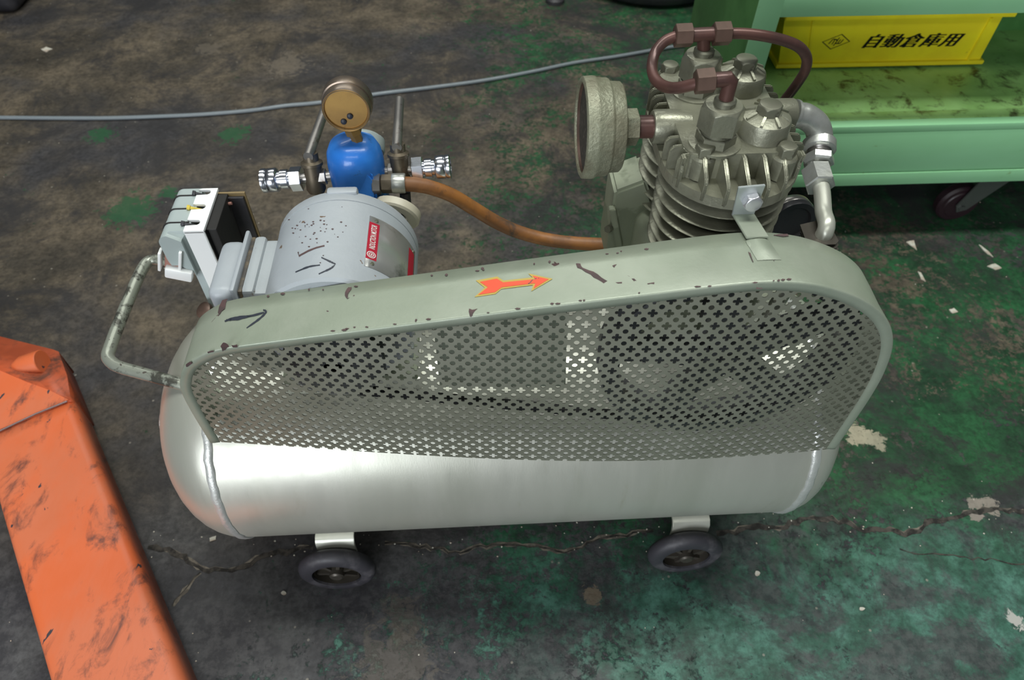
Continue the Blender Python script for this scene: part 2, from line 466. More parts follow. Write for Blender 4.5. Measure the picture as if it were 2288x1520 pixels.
# ------------------------------------------------------------------ floor
bm = NB()
bmesh.ops.create_grid(bm, x_segments=8, y_segments=8, size=5)
for v in bm.verts: v.co.y += 1.0
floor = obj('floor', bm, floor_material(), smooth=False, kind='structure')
floor['label'] = 'worn green painted concrete floor with grime and cracks'
def fhit(px, py): return at(px, py, z=0)
def crack(px, w0=.0035, edge=True):
    P = [at(x, y, z=0) for x, y in px]
    pts = []
    for a, b_ in zip(P[:-1], P[1:]):
        L_ = (b_-a).length; n = max(2, int(L_/.008))
        d = (b_-a).normalized(); nn = V((-d.y, d.x, 0))
        for k in range(n):
            pts.append(a+(b_-a)*(k/n)+nn*random.uniform(-.003, .003))
    pts.append(P[-1])
    def strip(wf, z, side):
        bm = NB(); pr = None
        for i, p in enumerate(pts):
            a = pts[max(i-1, 0)]; c = pts[min(i+1, len(pts)-1)]
            d = (c-a).normalized(); nn = V((-d.y, d.x, 0))
            w = wf(i)
            q = (bm.verts.new(p+nn*w[0]+V((0, 0, z))), bm.verts.new(p-nn*w[1]+V((0, 0, z))))
            if pr: bm.faces.new((pr[0], pr[1], q[1], q[0]))
            pr = q
        return bm
    if edge:
        obj('chipped_edge', strip(lambda i: (random.uniform(.0015, .006), random.uniform(-.001, .0045)), .0003, 0), m_crackedge, floor, smooth=False)
    obj('crack', strip(lambda i: (random.uniform(.2, .8)*w0, random.uniform(.2, .8)*w0), .0006, 0), m_crack, floor, smooth=False)
crack([(1600, 1190), (1640, 1188), (1680, 1175), (1740, 1178), (1755, 1178), (1790, 1160), (1860, 1162), (1900, 1170), (1930, 1183), (1990, 1185), (2020, 1194), (2050, 1185), (2070, 1165), (2110, 1163), (2170, 1145), (2200, 1140), (2290, 1143)], .0065, True)
crack([(330, 1225), (375, 1230), (400, 1240), (430, 1262), (455, 1278), (480, 1272), (520, 1275), (560, 1260), (590, 1245), (640, 1235), (700, 1225)], .007)
crack([(450, 1282), (420, 1305), (400, 1330), (385, 1355)], .002)
crack([(860, 1215), (900, 1218), (950, 1225), (990, 1228), (1030, 1240), (1060, 1225), (1100, 1218), (1150, 1222), (1200, 1225), (1260, 1232), (1300, 1222), (1340, 1205), (1400, 1195), (1460, 1187)], .0025)
crack([(2010, 1225), (2060, 1240), (2130, 1243), (2200, 1250), (2290, 1262)], .0018, False)
# loose grit nobody could count
bm = NB()
for k in range(150):
    if k < 80:
        t = random.random(); px = 330+1950*t; py = 1225+random.gauss(0, 25)-60*t
    else:
        px = random.uniform(0, IW); py = random.uniform(60, IH)
    p = at(px, py, z=0); s = random.uniform(.0005, .0014)
    r = bmesh.ops.create_icosphere(bm, subdivisions=1, radius=s)
    for v in r['verts']: v.co = V((v.co.x*random.uniform(.7, 1.4), v.co.y*random.uniform(.7, 1.4), v.co.z*.6))+p+V((0, 0, s*.5))
obj('grit', bm, m_chip, floor, kind='stuff', smooth=False)
# larger pale chips lying on the floor, each its own
def chip(poly, label, h=.0015):
    if max(p[0] for p in poly)-min(p[0] for p in poly) < 15 and max(p[1] for p in poly)-min(p[1] for p in poly) < 15:   # little round crumbs
        cx = sum(p[0] for p in poly)/4; cy = sum(p[1] for p in poly)/4
        rx = (max(p[0] for p in poly)-min(p[0] for p in poly))/2; ry = (max(p[1] for p in poly)-min(p[1] for p in poly))/2
        poly = [(cx+rx*math.cos(2*PI*k/8)*random.uniform(.75, 1.15), cy+ry*math.sin(2*PI*k/8)*random.uniform(.75, 1.15)) for k in range(8)]
        P = [at(x, y, z=0) for x, y in poly]
    else:
        P = [at(x, y, z=0) for x, y in ragged(poly, .12, 2)]
    bm = prism([p+V((0, 0, .0003)) for p in P], (0, 0, h))
    obj('paint_chip', bm, m_chip, None, label, smooth=False, cat='chip', group='pale chips scattered on the floor')
chip([(2025, 541), (2040, 538), (2048, 560), (2038, 552)], 'pale pointed chip on green floor just in front of the mint cart')
chip([(2050, 608), (2058, 610), (2068, 630), (2058, 625)], 'pale slender chip on green floor between the cart and the sage belt guard')
chip([(2186, 547), (2198, 553), (2218, 575), (2205, 568)], 'thin dull curved chip near the cart caster, right side of the green floor')
chip([(2206, 597), (2222, 590), (2238, 600), (2225, 603)], 'pale flat chip on green floor, farthest right of the four by the cart')
chip([(2120, 693), (2130, 690), (2140, 698), (2128, 702)], 'small cream pebble-like chip on green floor, right of the belt guard')
chip([(92, 111), (104, 106), (117, 110), (105, 117)], 'oval whitish chip on brown floor, above the left end of the cable')
chip([(1918, 1358), (1930, 1358), (1931, 1366), (1922, 1364)], 'tiny orange-white chip on dark floor at the lower right')
chip([(1685, 1276), (1697, 1276), (1697, 1288), (1686, 1288)], 'small round cream chip below the right front wheel')
chip([(468, 1203), (484, 1198), (482, 1208), (470, 1212)], 'small bluish white chip under the left end of the silver tank')
chip([(628, 1322), (640, 1322), (640, 1331), (629, 1331)], 'small round white chip left of and below the left front wheel')

# ------------------------------------------------------------------ compressor
YT, ZT, RT = -.02, .235, .14
comp = root('air_compressor', (.02, YT, 0), 'sage green wheeled air compressor with silver tank, perforated belt guard and grey motor', 'compressor')

# tank
XL, XR, DH = -.292, .342, .090
prof = []
for k in range(13):
    a = PI/2*k/12
    prof.append((RT*math.sin(a), XL-DH*math.cos(a)))
prof += [(RT, XL+.1), (RT, XL+.3), (RT, XR-.1)]
for k in range(13):
    a = PI/2*(12-k)/12
    prof.append((RT*math.sin(a), XR+DH*.75*math.cos(a)))
tank = obj('tank', lathe(prof, (0, YT, ZT), (1, 0, 0), 96), m_tank, comp, 'silver sage cylindrical air tank with domed ends')
for xx in (XL, XR):
    bm = NB(); n = 160; rings = []
    for k in range(n):
        a = 2*PI*k/n
        j = noise.noise(V((math.cos(a)*9, math.sin(a)*9, xx*10)))*.0018
        ring = []
        w = .0052+.001*noise.noise(V((k*.9, xx, 0)))
        for i in range(7):
            b = PI*i/6
            x = xx+j-math.cos(b)*w
            r = RT-.0006+math.sin(b)*.0028*(1+.25*noise.noise(V((k*.6, i, xx))))
            ring.append(bm.verts.new((x, YT+r*math.cos(a), ZT+r*math.sin(a))))
        rings.append(ring)
    for k in range(n):
        for i in range(6):
            bm.faces.new((rings[k][i], rings[(k+1) % n][i], rings[(k+1) % n][i+1], rings[k][i+1]))
    obj('weld_bead', bm, m_weld, tank, 'rough raised weld bead around the tank end')
obj('drain_boss', lathe([(.021, 0), (.021, .012), (.018, .014), (.008, .014), (.008, .009)], (XL-DH+.001, YT, ZT), (-1, 0, 0), 24), m_zinc, tank)
def thit(px, py): return at_xcyl(px, py, YT, ZT, RT)
obj('scuff_mark', patch(ragged([(1833, 1066), (1838, 1078), (1830, 1092), (1824, 1098), (1827, 1082)], .15), lambda x, y: at(x, y, x=XR+.02), .0022), m_marker, tank, smooth=False)

# wheels and their brackets
def make_wheel(x, yface, sgn):
    """wheel whose outer face looks to -y (sgn=-1) or +y"""
    R = .05; w = .022
    c = V((x, yface, R+.0005))
    ax = V((0, -sgn, 0))   # inward from the face
    pr = [(.031, .004), (.0315, .001), (.036, .0), (.043, .0012), (.0475, .004), (.0497, .008), (.05, .011), (.0497, .014), (.0475, .018), (.043, .0208), (.031, .022)]
    ty = obj('wheel', lathe(pr, c, ax, 56, cap=False), m_wheel, comp, 'black rubber wheel with spoked hub')
    bm = NB()
    add_lathe(bm, [(.0315, .003), (.0315, .019), (.029, .019), (.029, .003)], c, ax, 40, cap=False)
    add_lathe(bm, [(.0, .013), (.031, .013)], c, ax, 40, cap=False)
    obj('hub_disc', bm, m_hub, ty)
    for k in range(6):
        a = 2*PI*k/6+.3
        d = V((math.cos(a), 0, math.sin(a))); n = V((-math.sin(a), 0, math.cos(a)))
        bm = NB()
        p0, p1 = c+d*.009+ax*.006, c+d*.03+ax*.009
        q = [p0+n*.002, p0-n*.002, p1-n*.0032, p1+n*.0032]
        add_prism(bm, q, ax*.006)
        obj('spoke', bm, m_hub, ty, smooth=False)
    bm = NB()
    add_lathe(bm, [(.0, -.001), (.007, -.001), (.0095, .001), (.0105, .012)], c, ax, 20)
    obj('hub_cap', bm, m_hub, ty)
    return ty
YF = -.150
wl = []
for x in (-.21, .251):
    make_wheel(x, YF, -1)
    make_wheel(x, 2*YT-YF, 1)
    for s in (-1, 1):
        # bent strip: saddle under the tank, down to the axle
        prof = [(.0, .092), (.05, .099), (.088, .104), (.098, .1025), (.104, .096), (.106, .085), (.106, .038), (.103, .038), (.103, .084), (.100, .094), (.095, .099), (.088, .1005), (.05, .0955), (.0, .0885)]
        poly = [(x-.0245+.003, YT+s*p, q) for p, q in prof]
        obj('axle_bracket', prism(poly, (.049, 0, 0), .0006), m_tank, comp, angle=50)
    obj('axle', lathe([(.005, 0), (.005, 2*(YT-YF)-.03)], (x, YF+.015, .0505), (0, 1, 0), 14), m_hub, comp)

# U-shaped carrying handle at the left end
zh = .362
hp = [at(420, 864, z=zh), at(330, 838, z=zh), at(272, 822, z=zh), at(252, 812, z=zh), at(241, 797, z=zh), at(247, 774, z=zh), at(265, 725, z=zh), at(300, 640, z=zh), at(318, 602, z=zh), at(330, 586, z=zh), at(346, 581, z=zh), at(370, 585, z=zh), at(430, 600, z=zh), at(485, 616, z=zh), at(540, 632, z=zh)]
hp[0] = hp[1]+(hp[0]-hp[1])*1.05
hp = [hp[0]+V((.016, -.002, -.020))]+hp+[V((-.30, .075, .335))]
obj('carry_handle', tube(crom(hp, 5), .0066, 16), m_handle, comp, 'worn U-shaped steel tube carry handle')

# ------------------------------------------------------------------ belt guard
GP = [(-.281, .353), (-.281, .405), (-.279, .440), (-.273, .459), (-.266, .472), (-.257, .482), (-.240, .494), (-.225, .5), (-.203, .505), (-.140, .5168), (-.072, .529), (.035, .549), (.100, .5605), (.156, .5705), (.197, .5765), (.223, .577), (.245, .574), (.263, .5685), (.282, .560), (.299, .549), (.314, .535), (.327, .516), (.336, .493), (.342, .462), (.3445, .430), (.345, .395), (.345, .357), (.345, .337)]
def gy(x): return -.13-.045*(x+.27)
GD = .056
curve = crom([(x, 0, z) for x, z in GP], 5)
nc = len(curve)
nrm = []
for i in range(nc):
    d = (curve[min(i+1, nc-1)]-curve[max(i-1, 0)]).normalized()
    nrm.append(V((d.z, 0, -d.x)))      # points inward (path runs clockwise seen from the front)
mid = V((.03, 0, .43))
if (mid-curve[nc//2]).dot(nrm[nc//2]) < 0: nrm = [-n for n in nrm]
FW = .0098
prof = [(FW, .0006), (.0045, .0000), (.0012, .0), (.0003, .0006), (.0, .0018), (.0, .02), (.0, .04), (.0, GD)]
bm = NB(); rows = []
for i in range(nc):
    fl = FW if curve[i].x < -.21 or curve[i].x > .27 else FW
    row = []
    for d, yy in prof:
        wob = .0009*noise.noise(V((curve[i].x*9, yy*30, curve[i].z*9))) if yy > .01 else 0
        p = curve[i]+nrm[i]*(d+wob)
        row.append(bm.verts.new((p.x, gy(curve[i].x)+yy, p.z)))
    rows.append(row)
for i in range(nc-1):
    for k in range(len(prof)-1):
        bm.faces.new((rows[i][k], rows[i+1][k], rows[i+1][k+1], rows[i][k+1]))
band = obj('guard_band', bm, m_guard, comp, 'sage green bent sheet rim of the belt guard', angle=60)
solid(band, .0012, -1)
# embossed rib with weld spot on top at the right, below the bracket
def top_z(x):
    for i in range(nc-1):
        a, b_ = curve[i], curve[i+1]
        if a.z > .48 and b_.z > .48 and a.x <= x <= b_.x: return a.z+(b_.z-a.z)*(x-a.x)/(b_.x-a.x+1e-9)
    return .55
TP = V((-.203, 0, .505)); TN = V((-.18, 0, 1)).normalized()
def ghit(px, py):
    p = at_plane(px, py, TP, TN)
    for _ in range(6):
        z = top_z(p.x) if -.26 < p.x < .33 else p.z
        q = at(px, py, z=z); p = (p+q)/2
    return p
obj('spot_weld', lathe([(.0085, 0), (.0085, .0004), (.006, .0012), (.0, .0015)], ghit(1692, 543), (-.05, 0, 1), 18), m_guard, band)
def rib():
    bm = NB(); n = 10; pr = None
    for i in range(n+1):
        t = i/n
        y = -.106-.022*t
        row = []
        for k in range(9):
            u = (k-4)/4
            x = .2115+u*.0095+ t*.003
            z = top_z(x)+.0002+.0026*math.cos(u*PI/2)*math.sin(PI*min(1, (1-t)*1.3+.05)*.5)
            row.append(bm.verts.new((x, y, z)))
        if pr:
            for k in range(8): bm.faces.new((pr[k], pr[k+1], row[k+1], row[k]))
        pr = row
    return bm
obj('embossed_rib', rib(), m_guard, band)

# perforated front
PIT = .0128
IN = []
for i in range(nc):
    p = curve[i]+nrm[i]*.0035
    IN.append((p.x, p.z))
zb = lambda x: .353-.029*(x+.28)
def inside(x, z):
    c = False; n = len(IN); j = n-1
    for i in range(n):
        xi, zi = IN[i]; xj, zj = IN[j]
        if (zi > z) != (zj > z) and x < (xj-xi)*(z-zi)/(zj-zi)+xi: c = not c
        j = i
    return c
# clipping lines (convex outline, counter-clockwise half planes)
HP = []
st = 4
idx = list(range(0, nc-1, st))+[nc-1]
for a, b_ in zip(idx[:-1], idx[1:]):
    p, q = V(IN[a]).to_3d(), V(IN[b_]).to_3d()
    d = (q-p).normalized(); n = V((d.y, -d.x, 0))
    cc = V((.03, .43, 0))
    if (cc-p).dot(n) < 0: n = -n
    HP.append((p.x, p.y, n.x, n.y))
HP.append((-.28, .3535, .029, 1.0))
def clip(poly):
    for (px, pz, nx, nz_) in HP:
        out = []; m = len(poly)
        if m == 0: return []
        ds = [(x-px)*nx+(z-pz)*nz_ for x, z in poly]
        if min(ds) >= 0: continue
        for i in range(m):
            j = (i+1) % m
            if ds[i] >= 0: out.append(poly[i])
            if (ds[i] >= 0) != (ds[j] >= 0):
                t = ds[i]/(ds[i]-ds[j])
                out.append((poly[i][0]+(poly[j][0]-poly[i][0])*t, poly[i][1]+(poly[j][1]-poly[i][1])*t))
        poly = out
    return poly
def cell_template():
    p = PIT; a, d, rc = .128*p, .208*p, .186*p
    h = p/2
    # outer corner points of one quarter from angle -45 to 45 deg, starting/ending on the corner circles
    inner, outer = [], []
    for q in range(4):
        ca, sa = math.cos(q*PI/2), math.sin(q*PI/2)
        O = []
        # arc of lower-right corner circle (centre h,-h): from the diagonal to the edge x=h
        for t in (135, 120, 105, 90):
            O.append((h+rc*math.cos(math.radians(t)), -h+rc*math.sin(math.radians(t))))
        O += [(h, -.12*p), (h, .12*p)]
        for t in (270, 255, 240):
            O.append((h+rc*math.cos(math.radians(t)), h+rc*math.sin(math.radians(t))))
        for x, z in O:
            th = math.atan2(z, x)
            s = math.sin(th)*d
            if abs(s) < a*.97 and abs(th) < math.asin(a/d): r = d*math.cos(th)+math.sqrt(a*a-s*s)
            else: r = math.sqrt(d*d-a*a)
            xi, zi = r*math.cos(th), r*math.sin(th)
            outer.append((x*ca-z*sa, x*sa+z*ca)); inner.append((xi*ca-zi*sa, xi*sa+zi*ca))
    return inner, outer
CI, CO = cell_template()
# finer lobes: resample by inserting midpoints on the straight part is enough at this size
bm = NB()
cache = {}
def vert(x, z):
    k = (round(x*2e5), round(z*2e5))
    v = cache.get(k)
    if v is None:
        tx = min(max((x+.275)/.615, 0), 1)
        bx = math.sin(PI*tx**1.25)**.9 if 0 < tx < 1 else 0
        zt_ = top_z(x) if -.25 < x < .335 else .5
        z0 = zb(x)
        tz = min(max((zt_-.012-z)/(zt_-.012-z0), 0), 1)
        B = .0172*bx*(1-(1-tz)**2)
        v = bm.verts.new((x, gy(x)+.0016-B, z)); cache[k] = v
    return v
def face(poly):
    vs = []
    for x, z in poly:
        v = vert(x, z)
        if v not in vs: vs.append(v)
    if len(vs) >= 3:
        try: bm.faces.new(vs)
        except ValueError: pass
ox, oz = at(900+675/7.6, 680+552/7.6, y=-.1425).x, at(900+675/7.6, 680+552/7.6, y=-.1425).z
nq = len(CI)
solidL, solidR = -.2745, .339
for i in range(-24, 30):
    for j in range(-18, 12):
        cx, cz = ox+i*PIT, oz+j*PIT
        if not (-.30 < cx < .36 and .31 < cz < .60): continue
        hole = inside(cx, cz) and cx > -.283+.006 and cx < .342
        polys = []
        for k in range(nq):
            l = (k+1) % nq
            polys.append([(cx+CI[k][0], cz+CI[k][1]), (cx+CO[k][0], cz+CO[k][1]), (cx+CO[l][0], cz+CO[l][1]), (cx+CI[l][0], cz+CI[l][1])])
        for q in polys:
            q2 = clip(q)
            if len(q2) >= 3: face(q2)
pm = obj('perforated_panel', bm, m_mesh, comp, 'perforated sheet front of the belt guard, quatrefoil and round holes', smooth=False)
solid(pm, .0007, 0)

# worn paint, arrows on the guard top
bm = NB()
AO = [(1063, 627), (1111, 618), (1125, 627), (1190, 620), (1180, 611), (1235, 623), (1187, 651), (1191, 637), (1120, 646), (1107, 657), (1060, 664), (1083, 643)]
obj('direction_arrow', patch(AO, ghit, .0006), m_arrowedge, band, 'red painted arrow with a yellow outline', smooth=False)
ac = (1135, 636)
AI = [(1072, 630), (1110, 622.5), (1124, 631), (1196, 624), (1190, 616), (1226, 624), (1192, 645), (1196, 633), (1121, 642), (1106, 653), (1068, 659), (1090, 642)]
obj('arrow_face', patch(AI, ghit, .0009), m_arrow, band, 'red face of the arrow', smooth=False)
chips = [[(1287, 588), (1296, 590), (1303, 600), (1325, 608), (1343, 620), (1357, 628), (1350, 632), (1335, 626), (1318, 612), (1300, 602), (1290, 598)],
         [(772, 650), (778, 642), (786, 641), (784, 648), (778, 658), (776, 666), (781, 664), (776, 668), (771, 660)],
         [(1048, 690), (1054, 692), (1066, 689), (1058, 700), (1052, 710), (1049, 704)],
         [(1402, 615), (1412, 618), (1422, 628), (1416, 628), (1410, 620)], [(1445, 632), (1462, 631), (1462, 634), (1448, 636)],
         [(1376, 631), (1390, 630), (1390, 634), (1380, 634)], [(1368, 594), (1378, 590), (1372, 598)],
         [(1672, 562), (1677, 566), (1684, 586), (1680, 585)], [(1722, 545), (1726, 552), (1731, 585), (1726, 578)],
         [(496, 672), (510, 668), (502, 688), (490, 704), (487, 700)],
         [(1725, 523), (1760, 523), (1762, 528), (1735, 527)], [(1690, 641), (1702, 643), (1706, 646), (1690, 646)]]
for c in chips:
    obj('paint_chip', patch(ragged(c, .18, 2), ghit, .0005), m_primer, band, smooth=False)
def poly_at(P, t):
    L = [math.hypot(b[0]-a[0], b[1]-a[1]) for a, b in zip(P[:-1], P[1:])]; T = t*sum(L)
    for (a, b), l in zip(zip(P[:-1], P[1:]), L):
        if T <= l: return (a[0]+(b[0]-a[0])*T/l, a[1]+(b[1]-a[1])*T/l)
        T -= l
    return P[-1]
rg = random.Random(11)
FE = [(549, 769), (900, 723), (1200, 688), (1560, 643), (1765, 630)]
BE = [(564, 660), (900, 623), (1100, 595), (1462, 550)]
for P_, n_, o_ in ((FE, 26, -1), (BE, 16, 1)):
    for k in range(n_):
        t = rg.random()
        if P_ is FE: t = t**.7
        x, y = poly_at(P_, t); y += o_*rg.uniform(1, 6); w = rg.uniform(2, 7); h = rg.uniform(1.2, 3)
        obj('paint_chip', patch([(x-w, y), (x-w*.2, y-h), (x+w, y-h*.5), (x+w*.6, y+h*.8), (x-w*.3, y+h)], ghit, .0006), m_primer, band, smooth=False)
def fl_hit(px, py): return at(px, py, y=gy(at(px, py, y=-.14).x))
for c in ([(493, 773), (500, 765), (508, 768), (512, 775), (504, 782), (496, 785)], [(462, 786), (476, 783), (478, 787), (465, 790)], [(415, 815), (425, 808), (430, 812), (420, 820), (416, 820)], [(517, 772), (530, 770), (531, 776), (520, 777)]):
    obj('paint_chip', patch(ragged(c, .2, 2), fl_hit, .0012), m_primer, band, smooth=False)
def marker(parent, segs, hit, w=4, label='hand-drawn black marker arrow'):
    bm = NB()
    for s in segs:
        pts = [(p.x, p.y) for p in crom([(x, y, 0) for x, y in s], 6)]
        b2 = ribbon(pts, w, hit, .0006)
        me = bpy.data.meshes.new('t'); b2.to_mesh(me); b2.free(); bm.from_mesh(me); bpy.data.meshes.remove(me)
    return obj('marker_arrow', bm, m_marker, parent, label, smooth=False)
marker(band, [[(502, 718), (525, 710), (560, 706), (590, 698)], [(505, 715), (530, 713), (565, 704)], [(588, 692), (594, 697), (580, 712), (551, 733)]], ghit, 5)

# inside the guard: back sheet, flywheel, motor pulley, belt
bk = []
for i in range(nc):
    if -.055 < curve[i].x < .075 and curve[i].z > .45: bk.append(V((curve[i].x, 0, curve[i].z-.0035)))
poly = [(p.x, gy(p.x)+GD-.002, p.z) for p in bk]+[(.074, gy(.074)+GD-.002, .372), (-.054, gy(-.054)+GD-.002, .372)]
obj('guard_back_sheet', prism(poly, (0, .0015, 0)), m_guard, comp, smooth=False)
FC = V((.213, -.128, .450)); FR = .117
fly = obj('flywheel', lathe([(FR-.018, .0), (FR-.002, .0), (FR, .002), (FR, .006), (FR-.007, .012), (FR, .018), (FR, .026), (FR-.018, .028), (FR-.018, .0)], FC, (0, 1, 0), 72, cap=False), m_iron, comp, 'grey cast iron flywheel behind the perforated guard')
for k in range(5):
    a = 2*PI*k/5+.5
    d = V((math.cos(a), 0, math.sin(a))); n = V((-math.sin(a), 0, math.cos(a)))
    p0, p1 = FC+d*.016+V((0, .006, 0)), FC+d*(FR-.016)+V((0, .006, 0))
    bm = add_prism(NB(), [p0+n*.016, p0-n*.016, p1-n*.012, p1+n*.012], (0, .014, 0))
    obj('flywheel_spoke', bm, m_iron, fly, smooth=False)
obj('flywheel_hub', lathe([(.0, -.004), (.012, -.004), (.012, 0), (.022, .002), (.024, .03), (.012, .045), (.012, .07)], FC, (0, 1, 0), 32), m_iron, fly)
MC = V((-.143, 0, .452)); MR = .0705
PC = V((MC.x, -.118, MC.z-.002)); PR = .046
pul = obj('motor_pulley', lathe([(.0, -.002), (.014, -.002), (.014, .002), (PR-.004, .002), (PR, .004), (PR-.006, .011), (PR, .018), (PR, .02), (.014, .024), (.01, .05)], PC, (0, 1, 0), 48), m_iron, comp)
# belt
bm = NB(); path = []
dx = FC.x-PC.x; dz = FC.z-PC.z; D = math.hypot(dx, dz)
r1, r2 = PR-.003, FR-.003
al = math.acos((r1-r2)/D); base = math.atan2(dz, dx)
for k in range(17):
    a = base+al+(2*PI-2*al)*k/16
    path.append(V((PC.x+r1*math.cos(a), 0, PC.z+r1*math.sin(a))))
for k in range(33):
    a = base-al+(2*al)*k/32
    path.append(V((FC.x+r2*math.cos(a), 0, FC.z+r2*math.sin(a))))
rows = []
n = len(path)
cen = V((.04, 0, .45))
for i in range(n):
    t = (path[(i+1) % n]-path[i-1]).normalized(); nn = V((t.z, 0, -t.x))
    yb = PC.y+.011 if i < 17 else FC.y+.012
    rows.append([bm.verts.new(V((path[i].x, yb, path[i].z))+nn*a+V((0, b_, 0))) for a, b_ in ((.003, -.005), (.003, .005), (-.003, .0035), (-.003, -.0035))])
for i in range(n):
    j = (i+1) % n
    for k in range(4): bm.faces.new((rows[i][k], rows[i][(k+1) % 4], rows[j][(k+1) % 4], rows[j][k]))
obj('drive_belt', bm, m_belt, comp)

# ------------------------------------------------------------------ motor
obj('motor_base', box((MC.x, -.012, .381), (.135, .135, .012), .002), m_crank, comp)
bm = NB()
for s in (-1, 1): add_box(bm, (MC.x+s*.048, -.01, .395), (.03, .10, .022), .003)
obj('motor_foot', bm, m_motor, comp)
obj('motor_saddle', box((MC.x, YT, .362), (.14, .12, .034), .002), m_tank, comp)
ym0, ym1 = -.080, .046
motor = obj('motor', lathe([(.0, ym0+.0), (.03, ym0), (.062, ym0+.001), (.068, ym0+.002), (MR, ym0+.005), (MR, ym1-.018), (MR-.0006, ym1-.0178), (MR-.0006, ym1-.0165), (MR, ym1-.0163), (MR+.0003, ym1-.006), (MR-.002, ym1-.0015), (MR-.006, ym1), (.03, ym1+.004), (0, ym1+.004)], (MC.x, 0, MC.z), (0, 1, 0), 72), m_motor, comp, 'grey painted induction motor drum')
def mhit(px, py): return at_ycyl(px, py, MC.x, MC.z, MR)
# lifting boss on the rear cover
pb = at(800, 413, z=MC.z+MR)
obj('cover_boss', box((MC.x+.004, ym1-.003, MC.z+MR-.003), (.030, .010, .010), .003), m_motor, motor)
obj('motor_shaft', lathe([(.009, 0), (.009, .05)], (MC.x, -.12, MC.z), (0, 1, 0), 16), m_steel, motor)
# name plate wraps the drum
def cylpatch(y0, y1, a0, a1, r, na=14, ny=2):
    bm = NB(); rows = []
    for i in range(na+1):
        a = a0+(a1-a0)*i/na
        rows.append([bm.verts.new((MC.x+r*math.sin(a), y0+(y1-y0)*k/ny, MC.z+r*math.cos(a))) for k in range(ny+1)])
    for i in range(na):
        for k in range(ny): bm.faces.new((rows[i][k], rows[i][k+1], rows[i+1][k+1], rows[i+1][k]))
    return bm
def cyl_ay(px, py):
    p = mhit(px, py); return math.atan2(p.x-MC.x, p.z-MC.z), p.y
a0, y1p = cyl_ay(826, 483); a0b, y0p = cyl_ay(813, 594)
aL = (a0+a0b)/2
aR = aL+.90
plate = obj('nameplate', cylpatch(y0p, y1p, aL, aR, MR+.0007), m_plate, motor, 'aluminium nameplate with a red title band', angle=60)
solid(plate, .0007, -1)
ab = aL+.15
dy = y1p-y0p
ya, yb_ = y0p+dy*.145, y1p-dy*.125
obj('title_band', cylpatch(ya, yb_, aL+.004, ab, MR+.0009), m_platered, plate, 'red band with white lettering')
obj('lower_band', cylpatch(y0p+dy*.05, y1p-dy*.1, aR-.20, aR-.04, MR+.0009), m_platered, plate)
for yy in (y0p+dy*.075, y1p-dy*.065):
    for aa in (aL+.10, aR-.07):
        p = V((MC.x+(MR+.0008)*math.sin(aa), yy, MC.z+(MR+.0008)*math.cos(aa)))
        obj('rivet', lathe([(.0021, 0), (.0018, .0007), (0, .0009)], p, (math.sin(aa), 0, math.cos(aa)), 12), m_bolt, plate)
def text_bm(s, size=1.0, offset=0.0, shear=0.0, spacing=1.0):
    cu = bpy.data.curves.new('lettering', 'FONT'); cu.body = s; cu.size = size
    cu.align_x = 'CENTER'; cu.align_y = 'CENTER'; cu.offset = offset; cu.shear = shear; cu.space_character = spacing
    cu.resolution_u = 3; cu.fill_mode = 'FRONT'
    o = bpy.data.objects.new('lettering', cu); COL.objects.link(o)
    bpy.context.view_layer.update()
    dg = bpy.context.evaluated_depsgraph_get()
    me = bpy.data.meshes.new_from_object(o.evaluated_get(dg))
    bpy.data.objects.remove(o); bpy.data.curves.remove(cu)
    bm = NB(); bm.from_mesh(me); bpy.data.meshes.remove(me)
    bmesh.ops.triangulate(bm, faces=bm.faces[:])
    return bm
def fit(bm, w, h):
    xs = [v.co.x for v in bm.verts]; ys = [v.co.y for v in bm.verts]
    if not xs: return
    x0, x1, y0, y1 = min(xs), max(xs), min(ys), max(ys)
    for v in bm.verts: v.co = V(((v.co.x-(x0+x1)/2)/(x1-x0)*w, (v.co.y-(y0+y1)/2)/(y1-y0)*h, 0))
def on_drum(bm, yc, ac, r):
    # text x -> +y along the drum, text y -> up the drum (towards -angle)
    for v in bm.verts:
        a = ac-v.co.y/MR
        v.co = V((MC.x+r*math.sin(a), yc+v.co.x, MC.z+r*math.cos(a)))
    return bm
L_ = yb_-ya
tb = text_bm('INDUCTION MOTOR', 1, .01)
fit(tb, L_*.66, .0056)
obj('lettering', on_drum(tb, ya+L_*.61, (aL+ab)/2, MR+.0011), m_white, plate, 'white words INDUCTION MOTOR', smooth=False)
bm = NB()
for r0, r1 in ((.0042, .0034), (.0025, .0018)):
    n = 28; rr = []
    for k in range(n):
        a = 2*PI*k/n
        rr.append((bm.verts.new((r0*math.cos(a), r0*math.sin(a), 0)), bm.verts.new((r1*math.cos(a), r1*math.sin(a), 0))))
    for k in range(n): bm.faces.new((rr[k][0], rr[(k+1) % n][0], rr[(k+1) % n][1], rr[k][1]))
add_prism(bm, [(.0009*math.cos(2*PI*k/8), .0009*math.sin(2*PI*k/8), 0) for k in range(8)], (0, 0, .00001))
obj('emblem', on_drum(bm, ya+L_*.12, (aL+ab)/2, MR+.0012), m_white, plate, 'white round emblem', smooth=False)
marker(motor, [[(660, 608), (690, 596), (715, 592)], [(718, 575), (735, 583), (750, 590)], [(748, 592), (738, 600), (712, 612)]], mhit, 3.5)
obj('scratch', ribbon([(x, y) for x, y in ((666, 563), (668, 572), (690, 560), (708, 553), (725, 549))], 4, mhit, .0005), m_primer, motor, smooth=False)
rng = random.Random(3)
for k in range(46):
    px = rng.gauss(705, 32); py = rng.gauss(515, 22)
    s = rng.uniform(1.0, 3.0)
    obj('paint_fleck', patch([(px-s, py), (px, py-s*.6), (px+s*1.1, py-s*.2), (px+s*.3, py+s*.6)], mhit, .0004), m_primer, motor, smooth=False)

